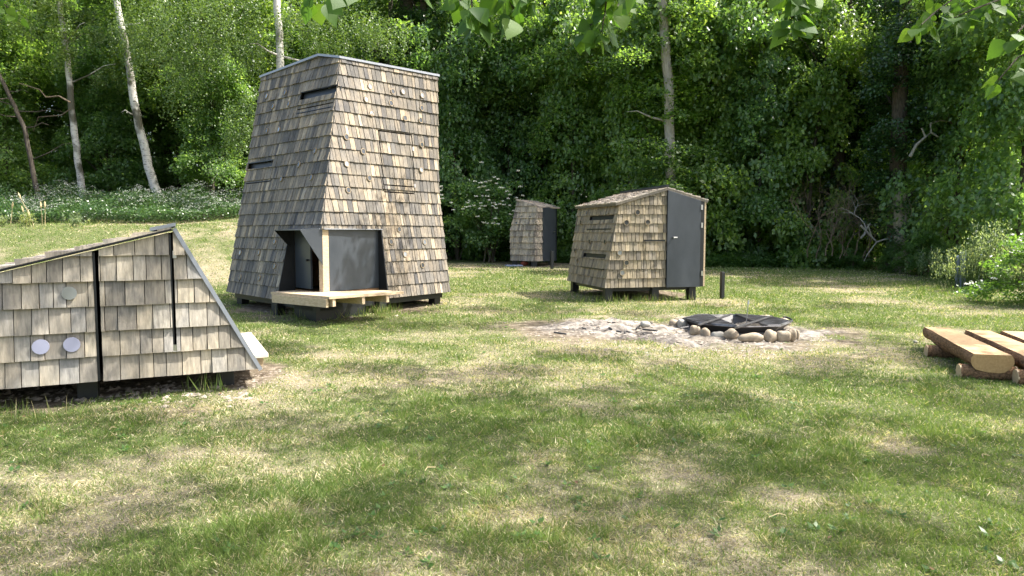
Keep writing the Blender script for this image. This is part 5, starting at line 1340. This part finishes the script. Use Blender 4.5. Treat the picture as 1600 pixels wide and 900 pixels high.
def canopy():  # out-of-view crowns, shaped by where their shadows should fall on the lawn
    rs = np.random.RandomState(99)
    T = [(8.3, 1.2, 'tall_tree'), (12.6, 7.2, 'tall_tree'), (2.2, -3.6, 'tall_tree')]
    lb = ['big overhanging tree whose leafy twigs hang into the top of the view', 'unseen tree beyond the right picture edge, crown shaped to shade the lawn', 'unseen tree behind the viewpoint, crown shaped to shade the foreground']
    parts = [[], [], []]; ctr = [[], [], []]
    n = 0
    for i in range(9000):
        gx, gy = rs.uniform(-7.5, 8.5), rs.uniform(1.2, 12.5)
        dens = .74 if gy < 5.6 else (.62 if gy < 7.2 else (.42 if gy < 9.5 else .18))
        dens *= 1 if abs(gx) < .85 * gy + 1 else .8
        if gx < -2.0 and 5.0 < gy < 8: dens *= .45
        nz = fbm(np.array(gx * .75 + 11), np.array(gy * 1.5 + 4), 3)
        if nz < .60 - .32 * dens: continue
        if any(((gx - a) / (c * .9)) ** 2 + ((gy - b_) / (d * .9 + .05)) ** 2 < 1 for a, b_, c, d in LT): continue  # clumps left out so sun reaches the chosen lawn patches
        if rs.rand() > .085: continue
        h = rs.uniform(5.6, 9.5); x, y = gx + SUNK.x * h, gy + SUNK.y * h
        if y > .3 and abs(x) < .8 * y + 1.2 and h < CAMH + .345 * y + .55: h = CAMH + .345 * y + .6 + rs.rand() * 2; x, y = gx + SUNK.x * h, gy + SUNK.y * h
        k = min(range(3), key=lambda q: (T[q][0] - x) ** 2 + (T[q][1] - y) ** 2); c = np.array([x, y, h])
        R = rs.uniform(.28, .5); parts[k].append(spray(rs, c, unit(rs.normal(0, 1, (1, 2)))[0], R, int(150 * R / .5), .09, thick=.3)); ctr[k].append(c); n += 1
    print('canopy clumps', n)
    roots = []
    for k in range(3):
        x, y, nm = T[k]; root = empty('overhanging_tree', (x, y, float(gz0(x, y))), lb[k], 'tree', 'trees that overhang the lawn'); roots.append(root)
        mb = MB(); rr = random.Random(k); base = Vector((x, y, float(gz0(x, y)) - .1)); top = base + Vector((rr.uniform(-.4, .4), rr.uniform(-.4, .4), 8.5)); q = [H(base, top, i / 8) for i in range(9)]; mb.tube(q, [.3 - .025 * i for i in range(9)], 12, jit=.05)
        for c in rr.sample(ctr[k], min(9, len(ctr[k]))):
            c = Vector(c); i = rr.randrange(4, 8); a = q[i]; m_ = H(a, c, .5) + Vector((0, 0, .5))
            z_min = CAMH + .35 * m_.y + .2
            if m_.y > 0 and m_.z < z_min: m_.z = z_min
            mb.tube([a, H(a, m_, .5) + Vector((0, 0, .2)), m_, c], [.045, .035, .022, .01], 6)
        mb.build('trunk', M['bark'], root)
        if parts[k]: addcrown(root, parts[k], 'leaf_poplar', 400 + k)
    return roots, T
ROOTS, TT = canopy()
def bigleaf(mb, base, d, nrm, ln, rv, rs):
    """toothed triangular-ovate leaf on a stalk"""
    d = d.normalized(); w_ = nrm.cross(d).normalized(); nrm = d.cross(w_).normalized()
    prof = [(.0, .02), (.06, .24), (.16, .38), (.28, .43), (.42, .40), (.56, .32), (.70, .22), (.84, .11), (.95, .03), (1., 0)]
    tq = np.linspace(0, 1, 19); prof = [(float(t), float(np.interp(t, [p_[0] for p_ in prof], [p_[1] for p_ in prof]))) for t in tq]
    st = ln * .75; b0 = base; p0 = base + (d + Vector((rs.uniform(-.2, .2), rs.uniform(-.2, .2), 0))).normalized() * st * .8
    mb.tube([b0, H(b0, p0, .5) + nrm * .004, p0], .0012, 4, r=rv)
    cup = rs.uniform(-.05, .22); bend = rs.uniform(-.1, .25); cs = []; ls = []; rsd = []
    for i, (t, wv) in enumerate(prof):
        tooth = 1 + (.05 if i % 2 else -.02); c = p0 + d * (t * ln) - nrm * (bend * t * t * ln); cs.append(c)
        ls.append(c + w_ * wv * ln * tooth + nrm * cup * wv * ln); rsd.append(c - w_ * wv * ln * tooth + nrm * cup * wv * ln)
    b = len(mb.v); n = len(prof)
    mb.v += [tuple(p) for p in cs + ls + rsd]
    for i in range(n - 1):
        mb.f.append([b + i, b + i + 1, b + n + i + 1, b + n + i]); mb.a.append(rv); mb.f.append([b + i + 1, b + i, b + 2 * n + i, b + 2 * n + i + 1]); mb.a.append(rv)
NLEAF = [0]; SPARE = MB()
def twig(root, pl, dd, nleaf, ln, seed, name='twig', spread=28):
    rs = random.Random(seed); q = [P(x, y, dd + rs.uniform(-.06, .06)) for x, y in pl]; mb = MB(); mb.tube(q, [.004, .0035, .003, .002][:len(q)] if len(q) <= 4 else .003, 5)
    t = mb.build('twig', M['bark'], root); lm = MB()
    for i in range(nleaf):
        k = rs.uniform(0, len(q) - 1.001); j = int(k); p = H(q[j], q[j + 1], k - j)
        an = rs.uniform(0, 6.28); d = Vector((math.cos(an) * .75, math.sin(an) * .75, -rs.uniform(.35, 1.3))); nr = Vector((rs.uniform(-1, 1), -1 * rs.uniform(.2, 1), rs.uniform(-.2, 1.)))
        bigleaf(lm, p, d, nr, ln * rs.uniform(.7, 1.25), rs.random(), rs)
        d_ = p - CP; k_ = _cp * d_.y - _sp * d_.z; X_ = 800 + F * d_.x / k_; Y_ = 450 - F * (_sp * d_.y + _cp * d_.z) / k_
        if Y_ > -12 and -20 < X_ < 1620 and NLEAF[0] < 100: lm.build('leaf', M['leaf_poplar'], root, smooth=True).parent = t; lm = MB(); NLEAF[0] += 1
        elif lm.v: SPARE.v, base_n = SPARE.v + lm.v, len(SPARE.v); SPARE.f += [[q_ + base_n for q_ in f_] for f_ in lm.f]; SPARE.a += lm.a; lm = MB()
    return t
R0 = ROOTS[0]
tw = [([(545, -60), (545, -25), (543, -8)], 1.75, 3, .085), ([(500, -60), (495, -20), (488, -5)], 2.2, 6, .06), ([(460, -50), (470, -15)], 2.5, 3, .055),
      ([(740, -60), (735, -20), (738, 15), (745, 30)], 2.3, 17, .062), ([(790, -60), (790, -20), (800, 10), (808, 20)], 2.3, 15, .066), ([(715, -60), (715, -20), (720, 0)], 2.6, 9, .06), ([(840, -60), (830, -30), (825, 0)], 2.5, 10, .06),
      ([(940, -60), (950, -20), (945, 20), (940, 50)], 2.6, 24, .06), ([(900, -60), (960, -10), (930, 35), (905, 50)], 2.7, 15, .058), ([(985, -60), (975, -20), (965, 10)], 2.5, 12, .06), ([(1010, -60), (1005, -20)], 2.3, 4, .065), ([(880, -60), (900, -30), (915, -10)], 2.7, 8, .055),
      ([(1240, -60), (1235, -20), (1240, 10), (1236, 35)], 2.5, 18, .062), ([(1270, -60), (1265, -20), (1255, 5)], 2.5, 9, .06), ([(1205, -60), (1212, -25)], 2.7, 5, .06),
      ([(1560, -60), (1500, -10), (1460, 20), (1440, 38)], 2.7, 14, .055), ([(1600, -40), (1560, 0), (1520, 15), (1490, 28)], 2.6, 14, .055), ([(1660, 60), (1620, 75), (1590, 90), (1560, 125)], 2.5, 16, .062), ([(1650, 20), (1610, 30), (1590, 50)], 2.4, 9, .065), ([(1400, -60), (1440, -20), (1480, 0)], 2.9, 8, .05), ([(660, -60), (655, -22)], 2.6, 3, .055)]
for i, (pl, dd, n, ln) in enumerate(tw): twig(R0, pl, dd, int(n * 1.5) if n > 6 else n, ln * 1.05, 500 + i)
# carrying limb of the hanging twigs, above the picture
mb = MB(); a = Vector((8.3, 1.2, 5.6)); mb.tube([a, (6, 1.6, 5.4), (3.6, 2.1, 4.4), (1.6, 2.4, 3.3), (0, 2.4, 2.85), (-.8, 2.2, 2.7)], [.1, .08, .05, .03, .018, .008], 8)
for (x, y) in ((545, -60), (740, -60), (940, -60), (1240, -60), (1560, -60)):
    p = P(x, y, 2.5); mb.tube([p, p + Vector((.05, .05, .22)), Vector((p.x + .2, 2.42, 3.0 + .25 * max(0, p.x)))], [.004, .006, .01], 5)
mb.build('limb', M['bark'], R0)
# pale lit leaves at the top left corner
twig(R0, [(-60, -50), (-20, -20), (10, 10), (25, 20)], 3.6, 20, .05, 600)

SPARE.build('foliage', M['leaf_poplar'], R0, smooth=True)['kind'] = 'stuff'
print('hanging leaves', NLEAF)
